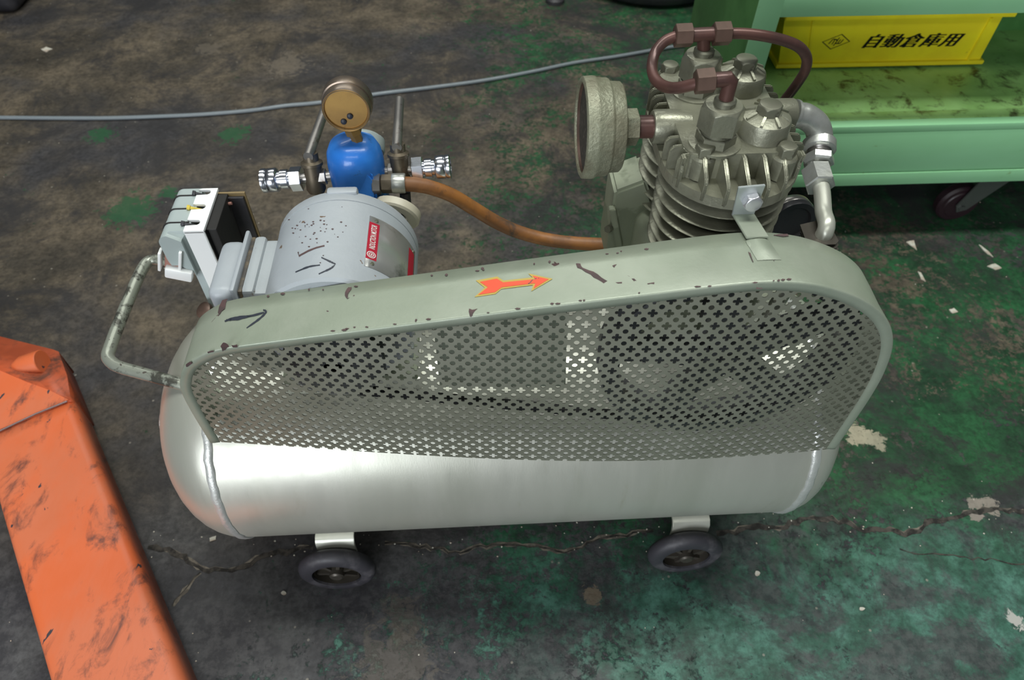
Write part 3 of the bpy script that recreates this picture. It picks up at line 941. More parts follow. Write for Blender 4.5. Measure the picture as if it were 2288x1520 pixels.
# terminal box on the left flank of the drum
xl0 = at(500, 537, z=.480).x; xl1 = at(560, 528, z=.480).x; yk0 = at(543, 652, z=.480).y; yk1 = at(566, 526, z=.480).y
ym_, yl_ = (yk0+yk1)/2, yk1-yk0
zk = .443
obj('terminal_neck', box(((xl1+MC.x-MR)/2+.012, ym_, zk-.002), (.050, yl_*.98, .070), .006), m_motordirt, motor)
tb_ = obj('terminal_box', box((xl1+.010, ym_, zk), (.012, yl_*1.0, .074), .004), m_motordirt, comp, 'grey terminal box stained at its seam')
obj('gasket', box((xl1+.003, ym_, zk), (.004, yl_*.97, .072), .001), m_seal, tb_)
lw = xl1-xl0
lid = obj('terminal_lid', box(((xl0+xl1)/2-.003, ym_-.002, zk), (lw, yl_*.96, .074), .009, seg=4), m_motor, tb_)
obj('lid_lip', box((xl1-.002, ym_, zk+.001), (.0045, yl_*1.07, .082), .002), m_motor, tb_)
obj('lid_screw', lathe([(.004, 0), (.004, .003), (.003, .0036)], (xl0-.003, ym_+.02, zk), (-1, 0, 0), 12), m_bolt, tb_)

# ------------------------------------------------------------------ pressure switch at the left
zs = .478
A = at(450, 423, z=zs); B = at(411, 515, z=zs); Cc = at(456, 515, z=zs); Dd = at(484, 420, z=zs)
yb0, yb1 = B.y, A.y
x0, x1 = B.x, Cc.x
depth = .082
sw = obj('switch_plate', prism([(x0, yb0-.0025, zs-depth), (x1, yb0-.0025, zs-depth), (x1, yb0-.0025, zs), (x0, yb0-.0025, zs)], (0, .0025, 0), .0006), m_swwhite, comp, 'white plate strap of the pressure switch with notched top', smooth=False)
# notched top: comb polygon
poly = [(x1, yb0-.0025), (x1, yb1), (x0+.004, yb1)]
ln = yb1-yb0
for t in (.90, .54, .16):
    yc = yb0+ln*t
    poly += [(x0, yc+.0045)] + [(x0+.010+.004*math.cos(a), yc+.004*math.sin(a)) for a in (1.2, .6, 0, -.6, -1.2)] + [(x0, yc-.0045)]
poly += [(x0, yb0-.0025)]
bm = NB(); add_prism(bm, [(a, b_, zs-.002) for a, b_ in poly], (0, 0, .003))
obj('notched_top', bm, m_swwhite, sw, smooth=False)
for t, mm in ((.90, m_black), (.54, m_yellowtag), (.16, m_black)):
    yc = yb0+ln*t
    obj('wire_screw', lathe([(.0016, 0), (.0016, .012), (.0026, .012), (.0026, .015)], (x0+.009, yc, zs-.004), (-1, 0, .35), 10), mm, sw)
# ribbed grey cover bulging to the left
cw = .030
pr = []
for k in range(11):
    a = PI/2*k/10
    pr.append((-(cw-.010)-.010*math.sin(a), -.010+.010*math.cos(a)))
prof = [(0, 0)]+pr+[(-cw, -.030)]
for k in range(9):
    a = PI/2*k/8
    prof.append((-(cw-.022)-.022*math.cos(a), -.030-.026*math.sin(a)))
prof += [(0, -.056)]
bm = NB()
add_prism(bm, [(x0+.003+a, yb0-.006, zs-.002+b_) for a, b_ in prof], (0, ln+.010, 0))
bmesh.ops.bevel(bm, geom=[e for e in bm.edges if abs(e.verts[0].co.y-e.verts[1].co.y) < 1e-6 and abs(e.verts[0].co.y-(yb0-.006)) < 1e-5], offset=.008, segments=3, affect='EDGES')
cov = obj('switch_cover', bm, m_swgrey, comp, 'ribbed grey plastic switch cover', angle=40)
for t in (.22, .55, .88):
    yc = yb0+ln*t
    pth = [V((x0+.001, yc, zs-.0018))]+[V((x0+.003+a-.0004, yc, zs-.002+b_+.0003)) for a, b_ in pr]+[V((x0+.003-cw-.0004, yc, zs-.014))]
    obj('cover_groove', tube(pth, .0009, 6), m_hole, cov)
# body on the right: hollow black case with tan board edges
xc = (x0+x1)/2
bm = NB()
add_box(bm, (x1+.004, (yb0+yb1)/2+.002, zs-.040), (.012, ln-.004, .074), .001)
obj('switch_case', bm, m_hole, comp, 'black open case behind the switch plate', smooth=False)
obj('switch_board', box((x1+.013, yb1-.004, zs-.046), (.030, .0025, .088), .0004), m_tan, comp, smooth=False)
obj('switch_inner', box((x1+.014, yb1-.0072, zs-.046), (.024, .003, .080), .0004), m_black, comp, smooth=False)
obj('switch_frame', prism([(x1, yb0+.004, zs-.004), (x1+.002, yb0+.004, zs-.004), (x1+.002, yb1, zs-.004), (x1, yb1, zs-.004)], (0, 0, -.07)), m_black, comp, smooth=False)
pst = at(498, 458, y=yb1-.012)
obj('board_screw', lathe([(.003, 0), (.003, .012), (.0018, .012), (.0018, .018)], pst+V((-.008, 0, 0)), (1, 0, .1), 10), m_pink, comp)
# white clip with copper foil, below left
c0 = at(395, 596, y=yb0-.006)
clip_o = obj('wire_clip', box(c0+V((0, -.001, -.008)), (.027, .010, .014), .002, Matrix.Rotation(.35, 3, 'Y')), m_swwhite, comp, 'small white plastic cable clip')
bm = NB()
for s in (-1, 1): add_box(bm, c0+V((s*.0105-.003, .001, .010)), (.003, .010, .026), .0008, Matrix.Rotation(.35, 3, 'Y'))
obj('clip_arm', bm, m_swwhite, clip_o)
obj('clip_foil', box(c0+V((-.001, .003, .008)), (.017, .004, .026), .001, Matrix.Rotation(.35, 3, 'Y')), m_pink, clip_o)
# arm that carries the switch down to the tank
p0 = at(436, 592, y=yb0+.004); p1 = at(476, 672, y=yb0-.006)
bm = NB()
ap = [at(424, 588, y=yb0+.006), at(446, 586, y=yb0+.006), at(486, 660, y=yb0-.004), at(500, 720, y=yb0-.01), at(480, 720, y=yb0-.01), at(464, 672, y=yb0-.004), at(441, 620, y=yb0+.004)]
obj('switch_arm', prism(ap, (0, .02, 0), .0006), m_swgrey, comp, smooth=False)
obj('bracket_bolt', lathe([(.0, 0), (.006, .002), (.0095, .007), (.0095, .012), (.006, .014)], at(467, 690, y=yb0-.016)+V((0, 0, -.008)), (-.4, -.3, .85), 16), m_coppernut, comp, 'rusty bolt head')

# ------------------------------------------------------------------ regulator group behind the motor
YR = .115
def R_(px, py, y=YR): return at(px, py, y=y)
rt = R_(795, 303); rb = R_(795, 440)
rc = V((R_(793, 350).x, YR, 0))
rw = (R_(860, 355)-R_(733, 355)).length/2
zt_, zb_ = rt.z-.004, rb.z-.03
prof = [(rw*.98, zb_), (rw*.99, zb_+.03), (rw*1.0, zb_+.052), (rw*1.0, zt_-.026), (rw*.95, zt_-.014), (rw*.80, zt_-.005), (rw*.5, zt_), (0, zt_+.001)]
bm = lathe(prof, (rc.x, rc.y, 0), (0, 0, 1), 48)
reg = obj('regulator', bm, m_blue, comp, 'bright blue pressure regulator body', angle=60)
# port lug on the lower right front
lug = R_(812, 408, YR-.022)
obj('port_lug', prism([lug+V((-.022, -.010, -.024)), lug+V((.013, -.010, -.020)), lug+V((.013, -.008, .008)), lug+V((.004, -.002, .020)), lug+V((-.022, .006, .012))], (0, .026, 0), .003), m_blue, reg)
kc = R_(828, 322, YR+.028)
obj('regulator_knob', lathe([(.024, 0), (.025, .003), (.025, .014), (.020, .018), (0, .018)], V((rc.x+.004, YR+.018, kc.z-.004)), (0, .8, .5), 28), m_swgrey, reg, 'pale grey adjusting knob')
obj('regulator_pipe', tube([(rc.x, YR, zb_+.01), (rc.x, YR-.01, .30), (rc.x, YR-.03, .29)], .011, 14), m_dbrass, comp)
# gauge, dial to the back
g0 = R_(773, 248, YR-.012)
gr = (R_(830, 250, YR-.012)-R_(716, 245, YR-.012)).length/2*.97
gauge = obj('pressure_gauge', lathe([(gr*.90, .0), (gr*.97, .0), (gr, .002), (gr, .009), (gr*.985, .0095), (gr*.985, .011), (gr*1.04, .0115), (gr*1.05, .013), (gr*1.05, .021), (gr*1.0, .024), (gr*.9, .0245), (0, .0245)], g0, (0, 1, 0), 56, cap=False), m_rim, comp, 'round pressure gauge seen from its brass back')
obj('gauge_back', lathe([(0, .0022), (gr*.86, .0022), (gr*.885, .0006), (gr*.95, -.0006), (gr*.965, .0006)], g0, (0, 1, 0), 56, cap=False), m_brass, gauge, 'brass back disc')
for px, py in ((768, 271), (782, 259)):
    p = at(px, py, y=g0.y+.0022)
    obj('gauge_screw', lathe([(.0031, 0), (.0029, -.0016), (.0016, -.0026), (0, -.0028)], p, (0, 1, 0), 14), m_marker, gauge)
gb = g0+V((0, .010, -gr))
obj('gauge_stem', lathe([(.0085, -.001), (.0085, .010), (.006, .011), (.006, .022), (.0095, .024), (.0095, .028)], gb+V((0, 0, .002)), (rt.x-gb.x, 0, rt.z-gb.z), 6), m_brass, gauge)
# stop cocks and chrome couplers on both sides
def cock(pin, pbody, pout, phex, pend, lever, side):
    """pixel points from the regulator outwards along x"""
    a, b_, c, d, e = [R_(*p) for p in (pin, pbody, pout, phex, pend)]
    ax = (e-a).normalized()
    v = obj('stop_cock', lathe([(.0085, -.018), (.0105, -.014), (.0095, .0), (.0098, .012), (.0115, .013), (.0115, .016), (.008, .018), (.008, .026)], b_, (0, .25, 1), 20), m_dbrass, comp, 'dark brass stop cock with a steel lever')
    bm = NB(); add_hex(bm, a, ax, .0075, .009, .001); add_tube(bm, [a-ax*.012, c], .0055, 12)
    obj('inlet_nut', bm, m_steel, v)
    L0 = b_+V((0, .006, .026)); tip = at(*lever, y=L0.y+.075)
    dirn = V((tip.x-L0.x, .078, 0)).normalized()
    obj('lever', tube([L0-dirn*.008, L0, L0+dirn*.082], .0052, 14), m_steel, v, 'steel lever rod')
    cp = NB()
    add_hex(cp, c, ax, .0112, (d-c).length*.9, .0012, .2)
    o = obj('quick_coupler', cp, m_chrome, comp, 'chrome quick coupler', smooth=False)
    tot = (e-d).length
    prof = [(.008, -.004), (.0085, .0), (.0105, .001), (.0105, tot*.28), (.009, tot*.30), (.009, tot*.38), (.0118, tot*.42), (.0128, tot*.46), (.0128, tot*.76), (.0120, tot*.79), (.0130, tot*.83), (.0130, tot*.97), (.0118, tot), (.008, tot), (.008, tot-.008)]
    tot = tot
    obj('coupler_sleeve', lathe(prof, d, ax, 40, cap=False), m_chrome, o, 'ribbed chrome sleeve', angle=50)
    return v
cock((730, 394), (702, 394), (676, 399), (647, 400), (586, 404), (728, 268), -1)
cock((868, 384), (893, 374), (921, 379), (949, 377), (1007, 371), (897, 270), 1)
# hose with its fittings
h0 = R_(832, 412, YR-.022); h1 = R_(905, 411, YR-.022)
ax = (h1-h0).normalized()
bm = NB(); add_hex(bm, h0, ax, .0095, .009); add_tube(bm, [h0-ax*.01, h1], .006, 12)
fit_ = obj('hose_nut', bm, m_steel, comp)
bm = NB(); add_hex(bm, R_(852, 411, YR-.022), ax, .0085, .012)
obj('hose_adapter', bm, m_dbrass, fit_)
obj('hose_clamp', lathe([(.0098, 0), (.0105, .001), (.0105, .013), (.0098, .014)], R_(876, 410, YR-.022), ax, 28), m_galv, fit_)
hz = [(900, 411, .093), (930, 413, .094), (965, 420, .096), (1010, 437, .10), (1060, 467, .104), (1110, 497, .106), (1160, 519, .106), (1220, 535, .104), (1280, 543, .10), (1340, 546, .096), (1400, 546, .09)]
obj('air_hose', tube(crom([at(a, b_, y=y) for a, b_, y in hz], 6), .0078, 16), m_hose, comp, 'orange brown rubber air hose')
# ivory cable gland behind the drum on the right
obj('ivory_ring', lathe([(.024, 0), (.026, .002), (.026, .010), (.020, .012), (.014, .012), (.014, .0), (.024, 0)], at(880, 470, y=.075)+V((0, 0, -.010)), (.25, .9, .3), 32, cap=False), m_ivory, comp, 'ivory plastic ring')
obj('ring_pipe', tube([at(905, 430, y=.10), at(908, 470, y=.095), at(912, 560, y=.09)], .006, 10), m_black, comp)

# ------------------------------------------------------------------ pump
ZD = .615                      # deck of the head
def D_(px, py, z=ZD): return at(px, py, z=z)
vf, cf, vr, cr = D_(1596, 318), D_(1702, 297), D_(1553, 204), D_(1651, 194)
lx, rx_ = at(1466, 440, y=-.018).x, at(1742, 440, y=-.018).x
CX = (lx+rx_)/2; CR = (rx_-lx)/2
Y1 = (vf.y+cf.y)/2+.006; Y2 = Y1+.068
ZB = ZD-.033
# crankcase
bm = box((CX+.008, .026, .437), (.130, .120, .115), .012, seg=3)
case = obj('crankcase', bm, m_crank, comp, 'olive painted crankcase')
obj('pump_saddle', box((CX-.005, .010, .372), (.17, .12, .02), .002), m_tank, comp)
# sloping shoulder on the left, seen between hose and cylinders
sp = [at(1356, 556, y=.035), at(1374, 430, y=.035), at(1444, 404, y=.035), at(1475, 500, y=.035), at(1475, 580, y=.035), at(1352, 580, y=.035)]
obj('crankcase_shoulder', prism(sp, (0, .045, 0), .003), m_crank, case)
s0, s1 = at(1369, 470, y=.030), at(1383, 556, y=.030)
obj('cover_seam', prism([s0+V((-.003, 0, 0)), s0+V((.003, 0, 0)), s1+V((.004, 0, 0)), s1+V((-.003, 0, 0))], (0, .008, 0), .0008), m_crank, case)
obj('cover_bolt', lathe([(.004, 0), (.004, .006)], at(1364, 510, y=.032), (-.6, -.6, .3), 6), m_bolt, case)
# cylinders with their fins
for yc, nm in ((Y1, 'cylinder'), (Y2, 'cylinder')):
    cyl = obj('cylinder', lathe([(CR*.74, .47), (CR*.74, ZB)], (CX, yc, 0), (0, 0, 1), 40), m_fin, comp, 'finned cast cylinder')
    nf = 7
    for k in range(nf):
        z = ZB-.012-k*.0135
        rr = CR*(1-.004*k)
        bm = lathe([(CR*.72, z-.0016), (rr-.001, z-.0009), (rr, z), (rr-.001, z+.0009), (CR*.72, z+.0022)], (CX, yc, 0), (0, 0, 1), 64, cap=False)
        obj('cooling_fin', bm, m_pump, cyl, angle=80)
# head: base flange, core deck, fins
def stadium(r, yA, yB, n=20, x=CX):
    pts = []
    for k in range(n+1):
        a = PI+PI*k/n
        pts.append((x+r*math.cos(a), yA+r*math.sin(a)))
    for k in range(n+1):
        a = PI*k/n
        pts.append((x+r*math.cos(a), yB+r*math.sin(a)))
    return pts
head = obj('cylinder_head', prism([(a, b_, ZB-.001) for a, b_ in stadium(CR*1.02, Y1, Y2)], (0, 0, .010), .0012), m_pump, comp, 'finned cast cylinder head with two valves per cylinder', angle=40)
def rrect(x0, x1, y0, y1, r, n=6):
    pts = []
    for cx, cy, a0_ in ((x1-r, y0+r, -PI/2), (x1-r, y1-r, 0), (x0+r, y1-r, PI/2), (x0+r, y0+r, PI)):
        for k in range(n+1):
            a = a0_+PI/2*k/n
            pts.append((cx+r*math.cos(a), cy+r*math.sin(a)))
    return pts
hx0, hx1 = CX-CR*.83, CX+CR*.80
yfr, ybk = Y1-CR*.50, Y2+CR*.6
obj('head_deck', prism([(a, b_, ZB+.006) for a, b_ in rrect(hx0, hx1, yfr, ybk, .012)], (0, 0, ZD-ZB-.006), .0012), m_pump, head, angle=40)
# front fins run to the front and slope down
RZ = Matrix.Rotation(math.radians(-3), 3, 'Z')
def plate_x(x, pts, t=.0032):
    bm = add_prism(NB(), [(x-t/2, y, z) for y, z in pts], (t, 0, 0))
    bmesh.ops.bevel(bm, geom=bm.edges[:], offset=.0009, segments=2, affect='EDGES')
    return bm
for k in range(7):
    u = -.86+k*.287
    x = CX+CR*u
    yo = Y1-CR*1.03*math.sqrt(max(1-u*u, .05))
    pts = [(yfr+.004, ZD-.0005), (yfr-.004, ZD-.0008), (yo+.002, ZD-.011), (yo-.001, ZD-.014), (yo-.001, ZB+.004), (yo, ZB+.001), (yfr+.004, ZB+.001)]
    obj('head_fin', plate_x(x, pts), m_pump, head, angle=40)
def plate_y(y, pts, t=.003):
    bm = add_prism(NB(), [(x, y-t/2, z) for x, z in pts], (0, t, 0))
    bmesh.ops.bevel(bm, geom=bm.edges[:], offset=.0009, segments=2, affect='EDGES')
    return bm
nside = 11
for k in range(nside):
    y = yfr+.004+(ybk-yfr-.004)*k/(nside-1)
    for s in (-1, 1):
        yy = min(max(y, Y1), Y2)
        reach = math.sqrt(max((CR*1.02)**2-(y-yy)**2, .0004))
        xi = hx0+.004 if s < 0 else hx1-.004
        xo = CX+s*reach
        if s < 0 and abs(y-.004) < .011: continue
        pts = [(xi, ZD-.001), (xo-s*.003, ZD-.002), (xo, ZD-.006), (xo, ZB+.002), (xi, ZB+.002)]
        obj('head_fin', plate_y(y, pts), m_pump, head, angle=40)
for k in range(5):
    x = hx0+(hx1-hx0)*(k+.5)/5
    obj('head_fin', plate_x(x, [(ybk-.003, ZD-.001), (ybk+.012, ZD-.008), (ybk+.014, ZB+.003), (ybk-.003, ZB+.003)]), m_pump, head, angle=40)
# inlet boss on the left, outlet boss on the right
ib = D_(1462, 283, ZD-.010)
obj('inlet_boss', lathe([(.0135, -.002), (.0145, 0), (.0145, .018), (.0125, .030)], ib, (1, 0, 0), 28), m_pump, head)
ob = D_(1768, 255, ZD-.008)
obj('outlet_boss', lathe([(.0135, -.03), (.0135, 0), (.0125, .0015)], ob, (1, 0, 0), 28), m_pump, head)
# head bolts
for px, py in ((1573, 344), (1755, 345), (1495, 162), (1700, 348)):
    if px == 1700: continue
    p = D_(px, py, ZD-.003)
    bm = NB(); add_lathe(bm, [(.0105, -.02), (.0105, -.002), (.009, 0)], p, (0, 0, 1), 20)
    obj('bolt_boss', bm, m_pump, head)
    bm = NB(); add_hexc(bm, p, (0, 0, 1), .0072, .009, .3)
    obj('head_bolt', bm, m_bolt, head, angle=25)
# hexagonal valve plugs
for q, nm in ((vf, 'f'), (vr, 'r')):
    bm = NB()
    add_lathe(bm, [(.0215, -.001), (.0215, .0012), (.019, .0018)], q, (0, 0, 1), 36)
    vp = obj('valve_plug', bm, m_pump, head, 'tall hexagonal valve plug')
    bm = NB(); add_hex(bm, q+V((0, 0, .001)), (0, 0, 1), .0142, .009, .001, .15)
    obj('plug_nut', bm, m_bolt, vp, angle=25)
    bm = NB(); add_lathe(bm, [(.0130, .009), (.0130, .015)], q, (0, 0, 1), 32)
    obj('plug_neck', bm, m_bolt, vp)
    bm = NB(); add_hexc(bm, q+V((0, 0, .014)), (0, 0, 1), .0152, .021, .42)
    obj('plug_hexagon', bm, m_pump, vp, angle=25)
    bm = NB(); add_lathe(bm, [(.0088, .034), (.0088, .0385), (.0075, .040)], q, (0, 0, 1), 24)
    obj('plug_collar', bm, m_bolt, vp)
# round ribbed suction caps
for q in (cf, cr):
    cap = obj('valve_cap', lathe([(.0212, -.001), (.0208, .001), (.0205, .0135), (.0195, .0155), (.0112, .0195), (.0, .0195)], q, (0, 0, 1), 48), m_pump, head, 'round valve cap with radial ribs')
    for k in range(8):
        a = 2*PI*k/8+.25
        d = V((math.cos(a), math.sin(a), 0)); n = V((-d.y, d.x, 0))
        p0, p1 = q+d*.0110+V((0, 0, .0212)), q+d*.0192+V((0, 0, .0175))
        bm = add_prism(NB(), [p0-n*.0011, p0+n*.0011, p1+n*.0011, p1-n*.0011], (0, 0, -.004))
        obj('cap_rib', bm, m_pump, cap, smooth=False)
    bm = NB(); add_hexc(bm, q+V((0, 0, .0190)), (0, 0, 1), .0092, .0085, .5)
    obj('cap_bolt', bm, m_bolt, cap, angle=25)

# air intake filter on the left
YI = ib.y
fx = at(1398, 283, y=YI).x
fz = ib.z
FCn = V((fx, YI, fz))
FS = .94
flt = obj('air_filter', lathe([(r_*FS, h_*.92) for r_, h_ in [(.012, .000), (.026, -.003), (.034, -.0052), (.0385, -.006), (.040, -.0075), (.0405, -.0165), (.0412, -.0175), (.0428, -.0185), (.0435, -.020), (.0438, -.029), (.0452, -.0305), (.0455, -.033), (.0450, -.0415), (.0425, -.0430), (.0405, -.0425), (.0405, -.036)]], FCn, (1, 0, 0), 72, cap=False), m_cast, comp, 'round cast intake filter, sage paint, rough texture', angle=45)
bm = lathe([(0, -.0350), (.0385, -.0350)], FCn, (1, 0, 0), 48, cap=False)
obj('filter_gauze', bm, mat('filter_gauze_dark', (.055, .05, .042), .6, .3, col2=(.10, .09, .075), nscale=220, ncon=(.55, .6), bump=1, bump_s=500), flt, 'dark wire gauze', smooth=False)
obj('retaining_ring', lathe([(.0381, -.0350), (.0381, -.0372), (.0366, -.0372), (.0366, -.0350)], FCn, (1, 0, 0), 48, cap=False), m_coppernut, flt)
hx = at(1434, 281, y=YI).x-fx
bm = NB(); add_hex(bm, FCn-V((.001, 0, 0)), (1, 0, 0), .0135, hx*.8)
obj('filter_nut', bm, m_cast, flt)
obj('intake_pipe', lathe([(.0105, 0), (.0105, .001), (.0098, .0014), (.0098, .03)], FCn+V((hx*.7, 0, 0)), (1, 0, 0), 24), m_copper, flt)

# copper lines
zr_top = vr.z+.040; zf_top = vf.z+.040
tee = at(1572, 75, y=vr.y)
obj('copper_tee', tube([V((vr.x, vr.y, zr_top-.004)), tee], .0055, 14), m_copper, comp)
n1, n2 = at(1527, 79, y=vr.y), at(1613, 75, y=vr.y)
axn = (n2-n1).normalized()
tee_o = obj('tee_arm', tube([n1, n2], .0058, 14), m_copper, comp)
for p in (n1, n2):
    bm = NB(); add_hex(bm, p-axn*.0075, axn, .0082, .0145, .001, .25); obj('flare_nut', bm, m_coppernut, comp, smooth=False)
lp = [(1527, 79, vr.y), (1505, 83, vr.y), (1482, 95, vr.y-.002), (1463, 120, vr.y-.008), (1457, 150, vr.y-.02), (1463, 175, vr.y-.035), (1482, 192, vr.y-.05), (1510, 197, vf.y+.012), (1545, 190, vf.y+.004), (1575, 181, vf.y)]
obj('copper_loop', tube(crom([at(a, b_, y=y) for a, b_, y in lp], 6), .0046, 14), m_copper, comp, 'thin copper unloader pipe loop')
e0 = at(1575, 181, y=vf.y); e1 = at(1612, 176, y=vf.y); e2 = V((vf.x, vf.y, zf_top-.003))
e1b = V((vf.x, vf.y, e1.z))
obj('copper_elbow', tube([e0, e1b+(e0-e1b)*.35, e1b+(e0-e1b)*.1, e1b+V((0, 0, -.002)), e2+(e1b-e2)*.5, e2], .0058, 14), m_copper, comp)
axn2 = (e1b-e0).normalized()
bm = NB(); add_hex(bm, e0-axn2*.0075, axn2, .0082, .0145, .001, .25); obj('flare_nut', bm, m_coppernut, comp, smooth=False)
rp = [(1613, 75, vr.y), (1660, 75, vr.y), (1705, 80, vr.y), (1750, 90, vr.y+.002), (1785, 105, vr.y+.005), (1802, 128, vr.y+.01), (1800, 155, vr.y+.016), (1786, 180, vr.y+.022), (1768, 205, vr.y+.028), (1750, 228, vr.y+.034), (1735, 252, vr.y+.040), (1728, 290, vr.y+.045), (1728, 360, vr.y+.045)]
obj('copper_pipe', tube(crom([at(a, b_, y=y) for a, b_, y in rp]+[V((CX+.062, Y2+.030, .515)), V((CX+.055, Y2+.02, .488))], 6), .0046, 14), m_copper, comp, 'thin copper pipe arching to the right')

# discharge elbow, fittings and finned pipe on the right
q0 = ob+V((.001, 0, 0)); 
k1 = at(1800, 261, y=ob.y); k2 = at(1823, 278, y=ob.y-.002); k3 = at(1831, 302, y=ob.y-.006); k4 = at(1830, 330, y=ob.y-.014)
k5 = at(1829, 358, y=ob.y-.026); k6 = at(1828, 398, y=ob.y-.042); k7 = at(1836, 425, y=ob.y-.056); k8 = at(1843, 520, y=ob.y-.100)
el = obj('discharge_elbow', tube(crom([q0, (q0+k1)/2, k1, k2, k3, k4], 5), .0125, 22, rfn=lambda t: .0128 if t > .9 or t < .12 else .0112), m_galv, comp, 'galvanised steel pipe elbow')
axd = (k5-k4).normalized()
obj('elbow_band', lathe([(.0130, -.006), (.0145, -.005), (.0145, .003), (.0130, .004)], k4, axd, 28), m_galv, el)
bm = NB()
add_lathe(bm, [(.0098+(.0007 if i % 2 else -.0002), .003+i*.0011) for i in range(12)], k4, axd, 24)
obj('threaded_nipple', bm, m_steel, el)
bm = NB(); add_hex(bm, k5-axd*.004, axd, .0118, .008, .002); obj('lock_nut', bm, m_galv, el, smooth=False)
ax6 = (k7-k6).normalized()
bm = NB(); add_hex(bm, k6-ax6*.010, ax6, .0115, .020, .0015); add_lathe(bm, [(.0085, -.02), (.0085, 0)], k6, ax6, 16)
obj('union_nut', bm, m_galv, el, smooth=False)
obj('discharge_tube', tube(crom([k6, k7, (k7+k8)/2, k8, V((k8.x-.006, k8.y+.004, k8.z-.05)), V((k8.x-.01, -.05, .365))], 6), .0070, 16), m_tank, comp)
bm = NB()
for i in range(6):
    pr_ = at(1862, 519+i*9, y=k8.y+.004-i*.0015)
    add_prism(bm, rrect3 := [pr_+V((-.026, .010, 0)), pr_+V((-.028, -.016, 0)), pr_+V((-.004, -.016, 0)), pr_+V((0, -.012, 0)), pr_+V((0, .012, 0)), pr_+V((-.004, .016, 0))], (0, 0, .0009))
obj('cooler_fins', bm, m_hub, comp, 'stack of thin cooler fins', smooth=False)
# dark rubber-edged cap at the pump's right rear
kc2 = at(1770, 500, y=.0)
capo = obj('breather_cap', lathe([(0, .002), (.017, .002), (.0185, -.001), (.0235, -.001), (.0245, .001), (.0245, .012), (.023, .014), (.012, .018), (.012, .04)], kc2, (-.12, .97, -.1), 44), m_black, comp, 'black breather cap with a grey rim')
obj('cap_rim', lathe([(.0246, .005), (.0252, .006), (.0252, .0125), (.0242, .014)], kc2, (-.12, .97, -.1), 44, cap=False), m_steel, capo)

# bracket from head to guard
bt0, bt1 = at(1648, 428, y=Y1-CR*1.02-.004), at(1706, 428, y=Y1-CR*1.02-.004)
yb2 = Y1-CR*1.02-.004
zlow = top_z(.21)+.001
pA = [V((bt0.x, yb2, at(1660, 420, y=yb2).z)), V((bt1.x, yb2, at(1700, 415, y=yb2).z)), V((bt1.x-.001, yb2, zlow)), V((bt0.x+.002, yb2, zlow))]
br = obj('guard_bracket', prism(pA, (0, .0025, 0), .0004), m_zinc, comp, 'bent zinc bracket bolted to the cylinder head', smooth=False)
ygb = gy(.21)+GD-.003
obj('bracket_foot', prism([V((bt0.x+.002, yb2+.002, zlow)), V((bt1.x-.001, yb2+.002, zlow)), V((bt1.x+.003, ygb-.006, zlow)), V((bt0.x+.006, ygb-.006, zlow))], (0, 0, .002), .0004), m_guard, br, smooth=False)
bp_ = at(1679, 447, y=yb2)
bm = NB(); add_hexc(bm, bp_, (0, -1, 0), .0068, .007, .2)
obj('bracket_bolt', bm, m_zincbolt, br, angle=25)

# ------------------------------------------------------------------ pallet truck
O = at(158, 893, z=.085); E2 = at(408, 1520, z=.085)
fu = V((E2.x-O.x, E2.y-O.y, 0)).normalized(); fn_ = V((-fu.y, fu.x, 0))
if fn_.x < 0: fn_ = -fn_
WF = .122
pt = root('pallet_truck', V((O.x, O.y, 0))+fu*.2-fn_*WF/2, 'orange pallet truck fork with scuffed paint, left of the silver tank', 'pallet truck')
def FP(s, t, z): return V((O.x, O.y, 0))+fu*s+fn_*t+V((0, 0, z))
# channel section with rounded shoulders
sec = [(.002, .022), (.002, .070), (.0005, .079), (-.005, .0845), (-.012, .0850), (-WF+.012, .0850), (-WF+.005, .0845), (-WF-.0005, .079), (-WF-.002, .070), (-WF-.002, .022)]
bm = NB(); pr = None
for i in range(25):
    s = -.005+.62*i/24
    row = [bm.verts.new(FP(s, t, z)) for t, z in sec]
    if pr:
        for k in range(len(sec)-1): bm.faces.new((pr[k], pr[k+1], row[k+1], row[k]))
    pr = row
fk = obj('fork', bm, m_orange, pt, 'orange steel fork with worn top', angle=60)
solid(fk, .005, -1)
# raised transverse edge and sloping nose plate
P1 = at(158, 893, z=.0875); P2 = at(-160, 1030, z=.0875)
R1, R2 = at(110, 872, z=.091), at(-160, 760, z=.100)
T1, T2 = at(150, 830, z=.062), at(-160, 650, z=.06)
bm = NB()
Q = [P1, P2, R2, R1]
add_prism(bm, Q, (0, 0, -.006))
bmesh.ops.bevel(bm, geom=bm.edges[:], offset=.0012, segments=2, affect='EDGES')
obj('heel_plate', bm, m_orange, pt)
bm = NB()
S1 = at(131, 786, z=.066); S2 = at(118, 781, z=.070); S3 = at(95, 775, z=.066)
S4, S5 = at(0, 752, z=.062), at(-160, 712, z=.062)
rowA = [P1, R1, at(60, 850, z=.095), R2]
rowM = [at(150, 840, z=.080), at(100, 825, z=.080), at(30, 805, z=.083), at(-160, 745, z=.085)]
rowB = [S1, S2, S4, S5]
rowC = [V((p.x, p.y, .012)) for p in rowB]
for r in range(3):
    a, b_ = (rowA, rowM, rowB, rowC)[r], (rowA, rowM, rowB, rowC)[r+1]
    va = [bm.verts.new(p) for p in a]; vb = [bm.verts.new(p) for p in b_]
    for k in range(3): bm.faces.new((va[k], va[k+1], vb[k+1], vb[k]))
